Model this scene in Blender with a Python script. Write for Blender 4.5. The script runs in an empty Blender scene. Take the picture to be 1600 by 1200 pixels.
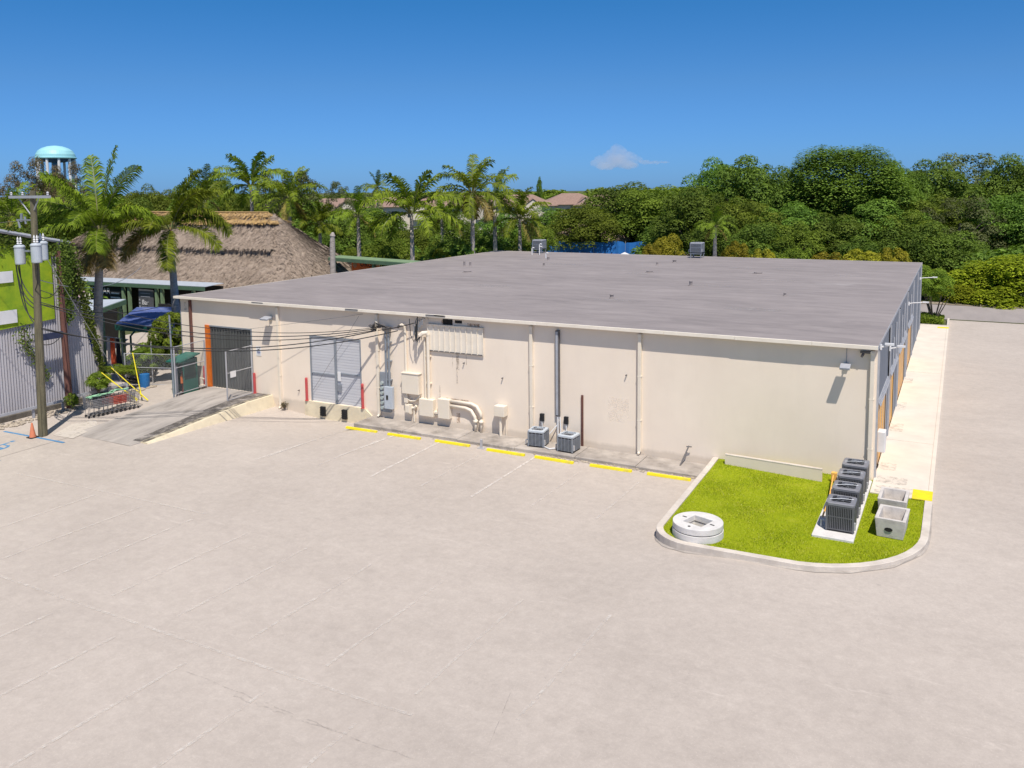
import bpy, bmesh, math, random
import numpy as np
from mathutils import Vector, Matrix
# ------------------------------------------------------------------ camera
scn = bpy.context.scene
COL = scn.collection
cam = bpy.data.cameras.new('camera'); co = bpy.data.objects.new('camera', cam); COL.objects.link(co)
cam.sensor_fit = 'HORIZONTAL'; cam.sensor_width = 36; cam.lens = 1315.52 / 1600 * 36
cam.shift_x = 0.0; cam.shift_y = -(600 - 432.68) / 1600
cam.clip_start = 0.5; cam.clip_end = 20000
r_ = Vector((0.882798, 0.469638, -0.010332)); d_ = Vector((0.039176, -0.095523, -0.994656)); f_ = Vector((-0.468116, 0.877676, -0.102726))
co.matrix_world = Matrix(((r_.x, -d_.x, -f_.x, 2.6551), (r_.y, -d_.y, -f_.y, -35.114), (r_.z, -d_.z, -f_.z, 11.5), (0, 0, 0, 1)))
scn.camera = co
# ------------------------------------------------------------------ sky and sun
SUN = Vector((0.30, -0.357, 0.883)).normalized()
w = bpy.data.worlds.new('World'); scn.world = w; w.use_nodes = True
nt = w.node_tree; bgn = nt.nodes['Background']
sky = nt.nodes.new('ShaderNodeTexSky'); sky.sky_type = 'NISHITA'; sky.sun_disc = False
sky.sun_elevation = math.asin(SUN.z); sky.sun_rotation = math.atan2(SUN.x, SUN.y)
sky.altitude = 0; sky.air_density = 1.0; sky.dust_density = 0.25; sky.ozone_density = 3.5
mx = nt.nodes.new('ShaderNodeMixRGB'); mx.blend_type = 'MULTIPLY'; mx.inputs[0].default_value = 1
tcw = nt.nodes.new('ShaderNodeTexCoord'); spw = nt.nodes.new('ShaderNodeSeparateXYZ'); rw = nt.nodes.new('ShaderNodeValToRGB')
nt.links.new(tcw.outputs['Generated'], spw.inputs[0]); nt.links.new(spw.outputs[2], rw.inputs[0])
ew = rw.color_ramp.elements; ew.new(.12); ew.new(.24); ew.new(.5)
for e_, p_, c_ in zip(ew, (0, .12, .24, .5, 1), ((.29, .64, 1.50), (.33, .68, 1.17), (.185, .70, 1.14), (.5, .8, 1.1), (.75, .88, 1.0))): e_.position = p_; e_.color = (*c_, 1)
nt.links.new(sky.outputs[0], mx.inputs[1]); nt.links.new(rw.outputs[0], mx.inputs[2]); nt.links.new(mx.outputs[0], bgn.inputs[0])
bgn.inputs[1].default_value = 0.072
sl = bpy.data.lights.new('sun', 'SUN'); sl.energy = 4.2; sl.angle = math.radians(0.55); sl.color = (1.0, 0.94, 0.86)
so = bpy.data.objects.new('sun', sl); COL.objects.link(so)
so.rotation_euler = SUN.to_track_quat('Z', 'Y').to_euler(); so.location = (20, -30, 60)
scn.view_settings.view_transform = 'Standard'; scn.view_settings.look = 'None'
scn.view_settings.gamma = 1; scn.view_settings.exposure = 0.25
scn.cycles.max_bounces = 6; scn.cycles.transparent_max_bounces = 16
# ------------------------------------------------------------------ helpers
class MB:
    def __init__(s): s.v = []; s.f = []
    def add(s, vs, fs):
        n = len(s.v); s.v += [tuple(v) for v in vs]; s.f += [tuple(i + n for i in f) for f in fs]; return s
    def box(s, x0, x1, y0, y1, z0, z1, M=None):
        vs = [(x, y, z) for z in (z0, z1) for x, y in ((x0, y0), (x1, y0), (x1, y1), (x0, y1))]
        if M is not None: vs = [M @ Vector(v) for v in vs]
        return s.add(vs, [(3, 2, 1, 0), (4, 5, 6, 7), (0, 1, 5, 4), (1, 2, 6, 5), (2, 3, 7, 6), (3, 0, 4, 7)])
    def tube(s, pts, r, n=8, cap=True):
        pts = [Vector(p) for p in pts]; m = len(pts)
        rs = r if isinstance(r, (list, tuple)) else [r] * m
        rings = []; up = None
        for i, p in enumerate(pts):
            t = (pts[min(i + 1, m - 1)] - pts[max(i - 1, 0)]).normalized()
            if up is None:
                a = Vector((0, 0, 1)) if abs(t.z) < .9 else Vector((1, 0, 0))
                up = (a - t * a.dot(t)).normalized()
            else:
                up = up - t * up.dot(t)
                up = up.normalized() if up.length > 1e-6 else t.orthogonal().normalized()
            b = t.cross(up)
            rings.append([p + (up * math.cos(2 * math.pi * k / n) + b * math.sin(2 * math.pi * k / n)) * rs[i] for k in range(n)])
        vs = [v for R in rings for v in R]
        fs = [(i * n + k, i * n + (k + 1) % n, (i + 1) * n + (k + 1) % n, (i + 1) * n + k) for i in range(m - 1) for k in range(n)]
        if cap: fs += [tuple(range(n - 1, -1, -1)), tuple((m - 1) * n + k for k in range(n))]
        return s.add(vs, fs)
    def lathe(s, prof, c=(0, 0, 0), n=24, M=None, closed=False):
        vs = []; m = len(prof)
        for r, z in prof:
            for k in range(n):
                a = 2 * math.pi * k / n; v = Vector((c[0] + r * math.cos(a), c[1] + r * math.sin(a), c[2] + z))
                vs.append(M @ v if M is not None else v)
        fs = [(i * n + k, i * n + (k + 1) % n, (i + 1) * n + (k + 1) % n, (i + 1) * n + k) for i in range(m - 1) for k in range(n)]
        if closed: fs += [((m - 1) * n + k, (m - 1) * n + (k + 1) % n, (k + 1) % n, k) for k in range(n)]
        else:
            if prof[0][0] > 1e-4: fs.append(tuple(range(n - 1, -1, -1)))
            if prof[-1][0] > 1e-4: fs.append(tuple((m - 1) * n + k for k in range(n)))
        return s.add(vs, fs)
    def prism(s, poly, z0, z1, M=None):
        n = len(poly); vs = [(x, y, z0) for x, y in poly] + [(x, y, z1) for x, y in poly]
        if M is not None: vs = [M @ Vector(v) for v in vs]
        return s.add(vs, [tuple(range(n - 1, -1, -1)), tuple(range(n, 2 * n))] + [(i, (i + 1) % n, n + (i + 1) % n, n + i) for i in range(n)])
    def quad(s, a, b, c, d): return s.add([a, b, c, d], [(0, 1, 2, 3)])
    def mesh(s, name, smooth=False):
        me = bpy.data.meshes.new(name); me.from_pydata([tuple(v) for v in s.v], [], s.f); me.update()
        if smooth: me.polygons.foreach_set('use_smooth', [True] * len(me.polygons))
        return me
    def build(s, name, m, parent=None, smooth=False, bevel=0, tagv=None, seg=2):
        me = s.mesh(name, smooth); me.materials.append(m)
        return link(name, me, parent, bevel, tagv, seg)
def link(name, me, parent=None, bevel=0, tagv=None, seg=2):
    o = bpy.data.objects.new(name, me); COL.objects.link(o)
    if parent is not None:
        o.parent = parent; o.matrix_parent_inverse = Matrix.Translation(parent.location).inverted() if parent.get('abs') else Matrix()
    if bevel:
        b = o.modifiers.new('bevel', 'BEVEL'); b.width = bevel; b.segments = seg; b.limit_method = 'ANGLE'; b.angle_limit = .6
    if tagv: tag(o, *tagv)
    return o
def tag(o, label, cat=None, group=None, kind=None):
    if label: o['label'] = label
    if cat: o['category'] = cat
    if group: o['group'] = group
    if kind: o['kind'] = kind
    return o
def thing(name, label, cat, loc=(0, 0, 0), group=None, rz=0, absolute=False):
    """Empty at the thing's base; absolute: children are given in world coordinates."""
    o = bpy.data.objects.new(name, None); COL.objects.link(o); o.location = loc; o.rotation_euler = (0, 0, rz)
    o.empty_display_size = .2
    tag(o, label, cat, group)
    if absolute: ABS.append(o); o['abs'] = 1
    return o
ABS = []
def clone(o, parent=None):
    c = o.copy(); COL.objects.link(c)
    if parent is not None: c.parent = parent; c.matrix_parent_inverse = o.matrix_parent_inverse.copy()
    for ch in list(o.children): clone(ch, c)
    return c
def struct(o): o['kind'] = 'structure'; return o
# ------------------------------------------------------------------ materials
def srgb(r, g, b):
    f = lambda c: (c / 255) / 12.92 if c / 255 <= .04045 else ((c / 255 + .055) / 1.055) ** 2.4
    return (f(r), f(g), f(b))
def newmat(name):
    m = bpy.data.materials.new(name); m.use_nodes = True; n = m.node_tree
    return m, n, n.nodes['Principled BSDF']
def ramp(n, fac, stops):
    r = n.nodes.new('ShaderNodeValToRGB'); e = r.color_ramp.elements
    while len(e) < len(stops): e.new(.5)
    for i, (p, c) in enumerate(stops):
        e[i].position = p; e[i].color = (c[0], c[1], c[2], 1) if hasattr(c, '__len__') else (c, c, c, 1)
    n.links.new(fac, r.inputs[0]); return r.outputs[0]
def noise(n, scale, detail=4, rough=.55, vec=None, stretch=None, obj=True, dist=0):
    t = n.nodes.new('ShaderNodeTexNoise'); t.inputs['Scale'].default_value = scale; t.inputs['Detail'].default_value = detail
    t.inputs['Roughness'].default_value = rough; t.inputs['Distortion'].default_value = dist
    if vec is None:
        tc = n.nodes.new('ShaderNodeTexCoord'); vec = tc.outputs['Object']
    if stretch:
        mp = n.nodes.new('ShaderNodeMapping'); mp.inputs['Scale'].default_value = stretch[:3]
        if len(stretch) > 3: mp.inputs['Rotation'].default_value = (0, 0, stretch[3])
        n.links.new(vec, mp.inputs[0]); vec = mp.outputs[0]
    n.links.new(vec, t.inputs[0]); return t.outputs[0]
def mix(n, fac, a, b, mode='MIX'):
    x = n.nodes.new('ShaderNodeMixRGB'); x.blend_type = mode
    for i, v in ((0, fac), (1, a), (2, b)):
        if isinstance(v, (int, float)): x.inputs[i].default_value = v if i == 0 else (v, v, v, 1)
        elif isinstance(v, tuple): x.inputs[i].default_value = (v[0], v[1], v[2], 1)
        else: n.links.new(v, x.inputs[i])
    return x.outputs[0]
def bump(n, b, h, strength=.3, dist=.02):
    k = n.nodes.new('ShaderNodeBump'); k.inputs['Strength'].default_value = strength; k.inputs['Distance'].default_value = dist
    n.links.new(h, k.inputs['Height']); n.links.new(k.outputs[0], b.inputs['Normal'])
def pbr(name, c1, c2=None, scale=3, rough=.7, metal=0, bs=0, bscale=30, stretch=None, grime=0, gcol=(.1, .09, .07), spec=.5):
    m, n, b = newmat(name); b.inputs['Roughness'].default_value = rough; b.inputs['Metallic'].default_value = metal
    b.inputs['Specular IOR Level'].default_value = spec
    c2 = c2 or tuple(x * .82 for x in c1)
    col = ramp(n, noise(n, scale, 6, .62, stretch=stretch), [(.3, c2), (.7, c1)])
    if grime:
        g = ramp(n, noise(n, scale * .6 + .37, 8, .7, stretch=stretch), [(.52, 0.0), (.72, 1.0)])
        gm = n.nodes.new('ShaderNodeMath'); gm.operation = 'MULTIPLY'; gm.inputs[1].default_value = grime; n.links.new(g, gm.inputs[0])
        col = mix(n, gm.outputs[0], col, gcol)
    n.links.new(col, b.inputs['Base Color'])
    if bs: bump(n, b, noise(n, bscale, 5), bs, .02)
    return m
M = {}
def leafmat(name, dark, light, trans=.3, rnd=.25):
    m, n, b = newmat(name)
    g = n.nodes.new('ShaderNodeNewGeometry'); oi = n.nodes.new('ShaderNodeObjectInfo')
    c = ramp(n, g.outputs['Random Per Island'], [(0, dark), (.55, tuple((a + b_) / 2 for a, b_ in zip(dark, light))), (1, light)])
    big = ramp(n, noise(n, 2.2, 3), [(.35, tuple(x * .62 for x in dark)), (.62, light)])
    c = mix(n, .45, c, big)
    hs = n.nodes.new('ShaderNodeHueSaturation')
    mr = n.nodes.new('ShaderNodeMapRange'); mr.inputs[3].default_value = 1 - rnd; mr.inputs[4].default_value = 1 + rnd
    n.links.new(oi.outputs['Random'], mr.inputs[0]); n.links.new(mr.outputs[0], hs.inputs['Value'])
    mr2 = n.nodes.new('ShaderNodeMapRange'); mr2.inputs[3].default_value = .485; mr2.inputs[4].default_value = .515
    n.links.new(oi.outputs['Random'], mr2.inputs[0]); n.links.new(mr2.outputs[0], hs.inputs['Hue'])
    n.links.new(c, hs.inputs['Color'])
    n.links.new(hs.outputs[0], b.inputs['Base Color']); b.inputs['Roughness'].default_value = .65
    b.inputs['Specular IOR Level'].default_value = .12
    tr = n.nodes.new('ShaderNodeBsdfTranslucent'); ms = n.nodes.new('ShaderNodeMixShader'); ms.inputs[0].default_value = trans
    tc = mix(n, 1.0, hs.outputs[0], (1.25, 1.35, .5), 'MULTIPLY'); n.links.new(tc, tr.inputs[0])
    out = n.nodes['Material Output']
    n.links.new(b.outputs[0], ms.inputs[1]); n.links.new(tr.outputs[0], ms.inputs[2]); n.links.new(ms.outputs[0], out.inputs[0])
    return m
L_ = leafmat
M['leaf_oak'] = L_('oak_leaves', (.030, .072, .010), (.24, .35, .055))
M['leaf_olive'] = L_('olive_leaves', (.045, .085, .010), (.27, .34, .045))
M['leaf_giant'] = L_('large_leaves', (.050, .110, .016), (.24, .38, .060), rnd=.02)
M['leaf_airy'] = L_('grey_green_leaves', (.07, .09, .03), (.22, .25, .10))
M['leaf_brown'] = L_('brown_needles', (.09, .07, .035), (.24, .19, .10))
M['leaf_hedge'] = L_('bright_leaves', (.13, .20, .012), (.52, .60, .045), .35)
M['leaf_gold'] = L_('golden_leaves', (.15, .15, .012), (.46, .40, .045), .35)
M['leaf_shrub'] = L_('shrub_leaves', (.055, .11, .012), (.30, .38, .045))
M['leaf_palm'] = L_('palm_leaflets', (.022, .055, .007), (.30, .38, .030), .3, .18)
M['leaf_palm_dry'] = L_('dry_palm_leaflets', (.16, .12, .03), (.42, .33, .10), .3, .1)
M['leaf_vine'] = L_('vine_leaves', (.045, .085, .014), (.20, .26, .045))
M['bark'] = pbr('bark', (.16, .13, .10), (.07, .055, .045), 6, .9, bs=.5, bscale=14)
M['palm_trunk'] = pbr('palm_trunk', (.52, .46, .41), (.30, .26, .225), 3, .9, bs=.5, bscale=10, stretch=(1, 1, 3.5), grime=.5)
M['crownshaft'] = pbr('crownshaft', (.12, .18, .04), (.20, .15, .06), 4, .5, stretch=(1, 1, .3))
M['crownshaft_brown'] = pbr('crownshaft_brown', (.25, .12, .05), (.12, .07, .04), 4, .7, stretch=(1, 1, .3))
# parking surface
m, n, b = newmat('pale_asphalt'); b.inputs['Roughness'].default_value = .95; b.inputs['Specular IOR Level'].default_value = .2
c = ramp(n, noise(n, .085, 6, .62, dist=.7), [(.32, (.41, .354, .308)), (.48, (.505, .44, .383)), (.66, (.59, .518, .452))])
c = mix(n, .45, c, ramp(n, noise(n, .42, 9, .74, dist=.5, stretch=(.7, 1.25, 1, -.35)), [(.28, (.38, .33, .287)), (.5, (.50, .435, .376)), (.74, (.63, .555, .485))]))
c = mix(n, .40, c, ramp(n, noise(n, 3.2, 9, .8), [(.32, (.33, .285, .25)), (.5, (.46, .40, .35)), (.70, (.60, .53, .465))]))
c = mix(n, ramp(n, noise(n, 15, 5, .8), [(.36, .0), (.62, .28)]), c, (.36, .315, .275))
c = mix(n, ramp(n, noise(n, 24, 4, .8), [(.58, .0), (.68, .6)]), c, (.63, .56, .49))
c = mix(n, ramp(n, noise(n, 1.3, 9, .8, stretch=(.45, 1.9, 1, -.38)), [(.60, 0.0), (.68, .55)]), c, (.60, .53, .465))
c = mix(n, ramp(n, noise(n, .8, 10, .82, dist=.6), [(.60, 0.0), (.70, .5)]), c, (.31, .27, .24))
c = mix(n, ramp(n, noise(n, 2.0, 6, .62), [(.715, 0.0), (.74, .6)]), c, (.22, .195, .175))
n.links.new(c, b.inputs['Base Color']); bump(n, b, noise(n, 40, 4, .8), .4, .012); M['asphalt'] = m
M['road_grey'] = pbr('road_grey', (.36, .315, .29), (.29, .255, .235), .5, .92, bs=.2, bscale=50, stretch=(1.5, .35, 1))
M['soil'] = pbr('soil', (.10, .11, .04), (.06, .075, .025), .3, 1, grime=.5, gcol=(.20, .16, .11))
M['far_ground'] = pbr('far_ground', (.045, .065, .02), (.03, .045, .014), .05, 1)
M['litter'] = pbr('leaf_litter', (.42, .34, .26), (.16, .13, .08), 4, 1, bs=.5, bscale=30, grime=.5)
M['walk'] = pbr('pale_concrete', (.745, .665, .56), (.63, .555, .47), .7, .9, bs=.15, bscale=40, grime=.22, gcol=(.42, .37, .33))
M['curb'] = pbr('curb_concrete', (.68, .61, .53), (.50, .44, .38), 1.6, .9, bs=.3, bscale=25, grime=.35, gcol=(.36, .30, .22))
M['slab'] = pbr('stained_concrete', (.50, .445, .39), (.27, .235, .205), 1.1, .92, bs=.3, bscale=30, grime=.75, gcol=(.15, .13, .11))
M['ramp'] = pbr('ramp_concrete', (.47, .42, .375), (.29, .26, .235), .55, .92, bs=.3, bscale=30, stretch=(2.4, .6, 1), grime=.8, gcol=(.16, .14, .12))
M['cream_curb'] = pbr('cream_painted_concrete', (.80, .70, .50), (.66, .57, .41), 1.6, .8, bs=.4, bscale=12, grime=.35, gcol=(.28, .22, .14))
# wall
m, n, b = newmat('cream_stucco'); b.inputs['Roughness'].default_value = .85
c = ramp(n, noise(n, .35, 6, .6), [(.3, (.82, .70, .57)), (.7, (.89, .77, .63))])
c = mix(n, ramp(n, noise(n, 1.2, 8, .7, stretch=(1.6, 1, .35)), [(.5, 0.0), (.8, .13)]), c, (.62, .52, .42))
c = mix(n, ramp(n, noise(n, 2.2, 7, .75), [(.66, 0.0), (.74, .28)]), c, (.93, .86, .78))
sx = n.nodes.new('ShaderNodeSeparateXYZ'); tc = n.nodes.new('ShaderNodeTexCoord'); n.links.new(tc.outputs['Object'], sx.inputs[0])
zz = mix(n, .35, sx.outputs[2], noise(n, 1.5, 6, .7, stretch=(1, 1, .3)), 'ADD')
c = mix(n, ramp(n, zz, [(0.0, .45), (.16, 0.0)]), c, (.45, .38, .30))
n.links.new(c, b.inputs['Base Color'])
br = n.nodes.new('ShaderNodeTexBrick'); br.inputs['Scale'].default_value = 1; br.inputs['Brick Width'].default_value = .4; br.inputs['Row Height'].default_value = .2; br.inputs['Mortar Size'].default_value = .008
br.inputs['Color1'].default_value = br.inputs['Color2'].default_value = (1, 1, 1, 1); br.inputs['Mortar'].default_value = (0, 0, 0, 1)
cx = n.nodes.new('ShaderNodeCombineXYZ'); n.links.new(sx.outputs[0], cx.inputs[0]); n.links.new(sx.outputs[2], cx.inputs[1]); n.links.new(cx.outputs[0], br.inputs[0])
hh = mix(n, .12, noise(n, 35, 5, .7), br.outputs[0]); bump(n, b, hh, .35, .012); M['stucco'] = m
M['cream'] = pbr('cream_paint', (.84, .75, .62), (.76, .67, .54), 1.2, .6, grime=.12, gcol=(.4, .3, .2))
M['cream_metal'] = pbr('cream_metal', (.86, .78, .66), (.78, .70, .58), 2, .5, grime=.15, gcol=(.45, .33, .2))
M['grey_wall'] = pbr('blue_grey_wall', (.20, .22, .255), (.15, .17, .205), .5, .8, bs=.3, bscale=25, grime=.2, gcol=(.12, .12, .13))
M['light_grey'] = pbr('light_grey_paint', (.42, .43, .46), (.34, .35, .38), 2, .6, grime=.2)
M['plywood'] = pbr('orange_plywood', (.92, .50, .12), (.78, .40, .085), 1.5, .7, stretch=(1, 1, .3), grime=.25, gcol=(.30, .15, .05))
# roof
m, n, b = newmat('roof_membrane'); b.inputs['Roughness'].default_value = .85
c = ramp(n, noise(n, .16, 6, .65, stretch=(.6, 1.4, 1, .25)), [(.3, (.215, .186, .178)), (.7, (.33, .288, .275))])
c = mix(n, .5, c, ramp(n, noise(n, .7, 9, .74, stretch=(.5, 1.5, 1, .3), dist=.5), [(.3, (.165, .146, .142)), (.7, (.38, .33, .312))]))
c = mix(n, ramp(n, noise(n, .33, 8, .7, stretch=(.3, 1.2, 1, .1)), [(.60, 0.0), (.72, .6)]), c, (.49, .45, .43))
c = mix(n, ramp(n, noise(n, .25, 8, .75, stretch=(.22, 1.4, 1, .2)), [(.56, 0.0), (.70, .6)]), c, (.225, .20, .20))
n.links.new(c, b.inputs['Base Color']); bump(n, b, noise(n, 3, 5, .7), .3, .03); M['roof'] = m
# corrugated metals and assorted paints
M['galv'] = pbr('galvanised_steel', (.55, .55, .56), (.42, .42, .44), 1.5, .45, .3, stretch=(1, 1, .25), grime=.25, gcol=(.22, .19, .17))
M['corr'] = pbr('grey_corrugated_metal', (.50, .48, .50), (.38, .365, .385), .8, .6, .1, stretch=(1, 1, .15), grime=.35, gcol=(.22, .19, .18))
M['lime'] = pbr('lime_green_sheet', (.36, .46, .012), (.20, .34, .010), 1.6, .8, bs=.3, bscale=20, grime=.6, gcol=(.10, .21, .01))
M['white'] = pbr('white_paint', (.80, .79, .78), (.70, .69, .68), 2, .5)
M['yellow'] = pbr('yellow_paint', (.86, .72, .010), (.74, .60, .010), 3, .7, bs=.3, bscale=20, grime=.4, gcol=(.40, .33, .18))
M['red'] = pbr('red_paint', (.60, .08, .08), (.45, .07, .07), 3, .6, grime=.2)
M['orange'] = pbr('orange_paint', (.75, .18, .02), (.60, .14, .02), 3, .5)
M['black'] = pbr('black_rubber', (.018, .018, .02), (.01, .01, .012), 3, .7)
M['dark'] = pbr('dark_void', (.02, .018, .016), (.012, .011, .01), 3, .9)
M['green'] = pbr('green_paint', (.10, .18, .105), (.075, .14, .08), 2, .6, grime=.2)
M['pale_green'] = pbr('pale_green_post', (.22, .31, .17), (.16, .24, .13), 2, .7, grime=.2)
M['booth_green'] = pbr('booth_green', (.02, .145, .105), (.015, .11, .08), 2, .5, grime=.15)
M['blue'] = pbr('blue_roof', (.09, .13, .33), (.05, .075, .20), .8, .6, grime=.4, gcol=(.55, .58, .66), stretch=(.5, 2, 1))
M['tarp'] = pbr('blue_screen', (.02, .20, .60), (.012, .11, .38), .8, .7, bs=.4, bscale=3)
M['transformer'] = pbr('transformer_grey', (.52, .56, .60), (.44, .48, .52), 3, .4, grime=.15)
M['meter'] = pbr('meter_grey', (.28, .305, .34), (.22, .245, .275), 3, .5, .1, grime=.1)
M['glass'] = pbr('meter_glass', (.45, .50, .48), (.3, .36, .35), 3, .12)
M['pole'] = pbr('weathered_pole', (.20, .175, .105), (.10, .088, .055), 2.5, .9, bs=.6, bscale=14, stretch=(3, 3, .4), grime=.4, gcol=(.06, .055, .03))
M['red_wood'] = pbr('reddish_wood', (.18, .075, .055), (.10, .045, .035), 3, .9, bs=.6, bscale=14, stretch=(3, 3, .4))
M['wire'] = pbr('black_cable', (.02, .02, .022), None, 3, .6)
M['ac_dark'] = pbr('charcoal_metal', (.17, .17, .185), (.13, .13, .14), 4, .45, .3)
M['ac_grey'] = pbr('grey_condenser_metal', (.30, .33, .37), (.24, .26, .30), 4, .45, .3, grime=.15)
M['ac_brown'] = pbr('coil_guard', (.16, .15, .145), (.11, .10, .10), 5, .6, .2)
M['pad'] = pbr('white_concrete', (.74, .71, .67), (.60, .57, .54), 3, .85, bs=.4, bscale=40, grime=.35, gcol=(.4, .38, .35))
M['vault'] = pbr('precast_concrete', (.66, .61, .56), (.50, .46, .42), 4, .9, bs=.4, bscale=30, grime=.45, gcol=(.25, .22, .2))
M['thatch'] = None
m, n, b = newmat('palm_thatch'); b.inputs['Roughness'].default_value = 1
c = ramp(n, noise(n, 3.2, 6, .75, stretch=(1, 1, 1.6)), [(.28, (.12, .088, .062)), (.5, (.31, .24, .182)), (.72, (.56, .45, .35))])
c = mix(n, .35, c, ramp(n, noise(n, .25, 4), [(.35, (.23, .175, .13)), (.65, (.40, .315, .245))]))
n.links.new(c, b.inputs['Base Color']); bump(n, b, noise(n, 6, 6, .75), 1, .12); M['thatch'] = m
M['thatch_gold'] = pbr('golden_thatch', (.56, .36, .13), (.30, .20, .11), 2.5, 1, bs=1, bscale=7, grime=.3, gcol=(.2, .12, .06))
M['tile'] = pbr('clay_tile_roof', (.33, .215, .165), (.24, .155, .12), 2, .85, grime=.3, gcol=(.18, .12, .10))
M['house_wall'] = pbr('house_wall', (.74, .66, .54), (.66, .58, .47), 1, .85)
M['tower'] = pbr('pale_turquoise', (.38, .72, .74), (.28, .60, .66), .12, .5, grime=.25, gcol=(.62, .72, .6))
M['blue_line'] = pbr('blue_marking', (.045, .20, .42), (.10, .26, .44), 6, .8, grime=.4, gcol=(.4, .38, .38))
M['glassdark'] = pbr('window_glass', (.05, .06, .07), None, 3, .1)
M['stone'] = pbr('pebbles', (.55, .47, .36), (.30, .25, .20), 3, .95)
M['leafdry'] = M['leaf_palm_dry']
# worn white paint that lets the surface below show
def worn(name, col, lo, hi, sc=9, amt=1.0):
    m, n, b = newmat(name); b.inputs['Base Color'].default_value = (*col, 1); b.inputs['Roughness'].default_value = .9
    a = ramp(n, noise(n, sc, 8, .75), [(lo, 0.0), (hi, amt)]); n.links.new(a, b.inputs['Alpha']); return m
M['worn_line'] = worn('worn_white_line', (.76, .70, .63), .34, .60, 5, .85)
M['faint_line'] = worn('faint_white_line', (.72, .66, .59), .42, .64, 5, .7)
M['stain'] = worn('dark_stain', (.26, .21, .16), .42, .70, 4, .6)
M['soft_stain'] = worn('soft_stain', (.30, .265, .24), .40, .75, 1.2, .6)
M['rust'] = worn('rust_stain', (.34, .18, .08), .42, .62, 7, .8)
M['pour'] = worn('pale_pour', (.66, .59, .51), .25, .5, 2.5, .8)
M['seam'] = worn('dark_seam', (.34, .30, .265), .46, .68, 3, .4)
M['ac_top'] = pbr('condenser_top', (.27, .27, .29), (.21, .21, .23), 4, .5, .2)
M['dirt'] = worn('black_dirt', (.10, .088, .08), .36, .60, 1.6, .85)
M['smudge'] = worn('smudge', (.38, .33, .28), .46, .72, 3, .6)
M['dark_base'] = pbr('dark_stained_base', (.17, .15, .125), (.08, .07, .055), 2, .95, bs=.4, bscale=20, grime=.4)
M['cart_wire'] = pbr('dull_cart_wire', (.26, .26, .27), (.16, .16, .17), 3, .5, .4)
# ------------------------------------------------------------------ ground
def sst(a, b, x):
    t = min(1, max(0, (x - a) / (b - a))); return t * t * (3 - 2 * t)
def g(x, y):
    z = -.5 + .34 * sst(-6.5, 2.2, x)
    yy = min(y, 0)
    z -= .42 * math.exp(-((x + 27.2) / 4.2) ** 2 - (yy / 4.0) ** 2) * (1 - sst(-25.2, -24, x) * .75)
    z += .33 * math.exp(-((x + 39) / 2.6) ** 2 - ((yy) / 4.0) ** 2)
    if x > -9: z += .2 * sst(-9, -5, x) * sst(3.0, 6.5, -y) * (1 - sst(-1, 2.2, x)); z = min(z, -.19)
    z += .03 * math.sin(x * .31 + y * .17) * math.sin(y * .27)
    return z
def axis(lo, hi, st, ext):
    a = [lo + i * st for i in range(int((hi - lo) / st) + 1)]
    return [-e + lo for e in reversed(ext)] + a + [e + hi for e in ext]
def sheet(name, xs, ys, off, m, hole=None):
    k = MB(); k.v = [(x, y, g(x, y) + off) for y in ys for x in xs]; nx = len(xs)
    k.f = [(j * nx + i, j * nx + i + 1, (j + 1) * nx + i + 1, (j + 1) * nx + i) for j in range(len(ys) - 1) for i in range(nx - 1)
           if not (hole and hole((xs[i] + xs[i + 1]) / 2, (ys[j] + ys[j + 1]) / 2))]
    return struct(k.build(name, m, smooth=True))
ext = [4, 10, 20, 40, 80, 160, 320, 640, 1300, 2600, 6000]
sheet('ground', axis(-60, 12, 1, ext), axis(-40, 60, 1, ext), -.03, M['soil'])
sheet('parking_lot', [-41.5 + i * .5 for i in range(0, 88)] + [3, 4, 6, 9, 13, 18, 25, 35, 50], [-75, -60, -48] + [-40 + i * .5 for i in range(0, 81)], 0, M['asphalt'],
      hole=lambda x, y: x < -39.0 and y > -9.4)
kb = MB(); xs = [1.9, 6, 12, 20, 35, 50]; ys = [0, 4, 8, 12, 16, 20, 24, 28, 32, 36, 40, 44, 47.0]
kb.v = [(x, y, g(x, y) + .0) for y in ys for x in xs]; kb.f = [(j * 6 + i, j * 6 + i + 1, j * 6 + i + 7, j * 6 + i + 6) for j in range(len(ys) - 1) for i in range(5)]
struct(kb.build('side_road', M['asphalt'], smooth=True))
kb = MB(); kb.quad((-60, 47.004, -.155), (90, 47.004, -.155), (90, 57.0, -.155), (-60, 57.0, -.155)); struct(kb.build('rear_road', M['road_grey']))
kb = MB(); kb.quad((-60, 46.7, -.15), (1.6, 46.7, -.15), (1.6, 47.0, -.15), (-60, 47.0, -.15)); kb.box(1.9, 60, 47.0, 47.2, -.19, -.145)
struct(kb.build('road_edge_strip', M['stain' if 0 else 'soil']))
kb = MB(); kb.quad((-60, 57.0, -.12), (90, 57.0, -.12), (90, 58.6, -.09), (-60, 58.6, -.09)); struct(kb.build('verge_litter', M['litter']))
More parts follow.
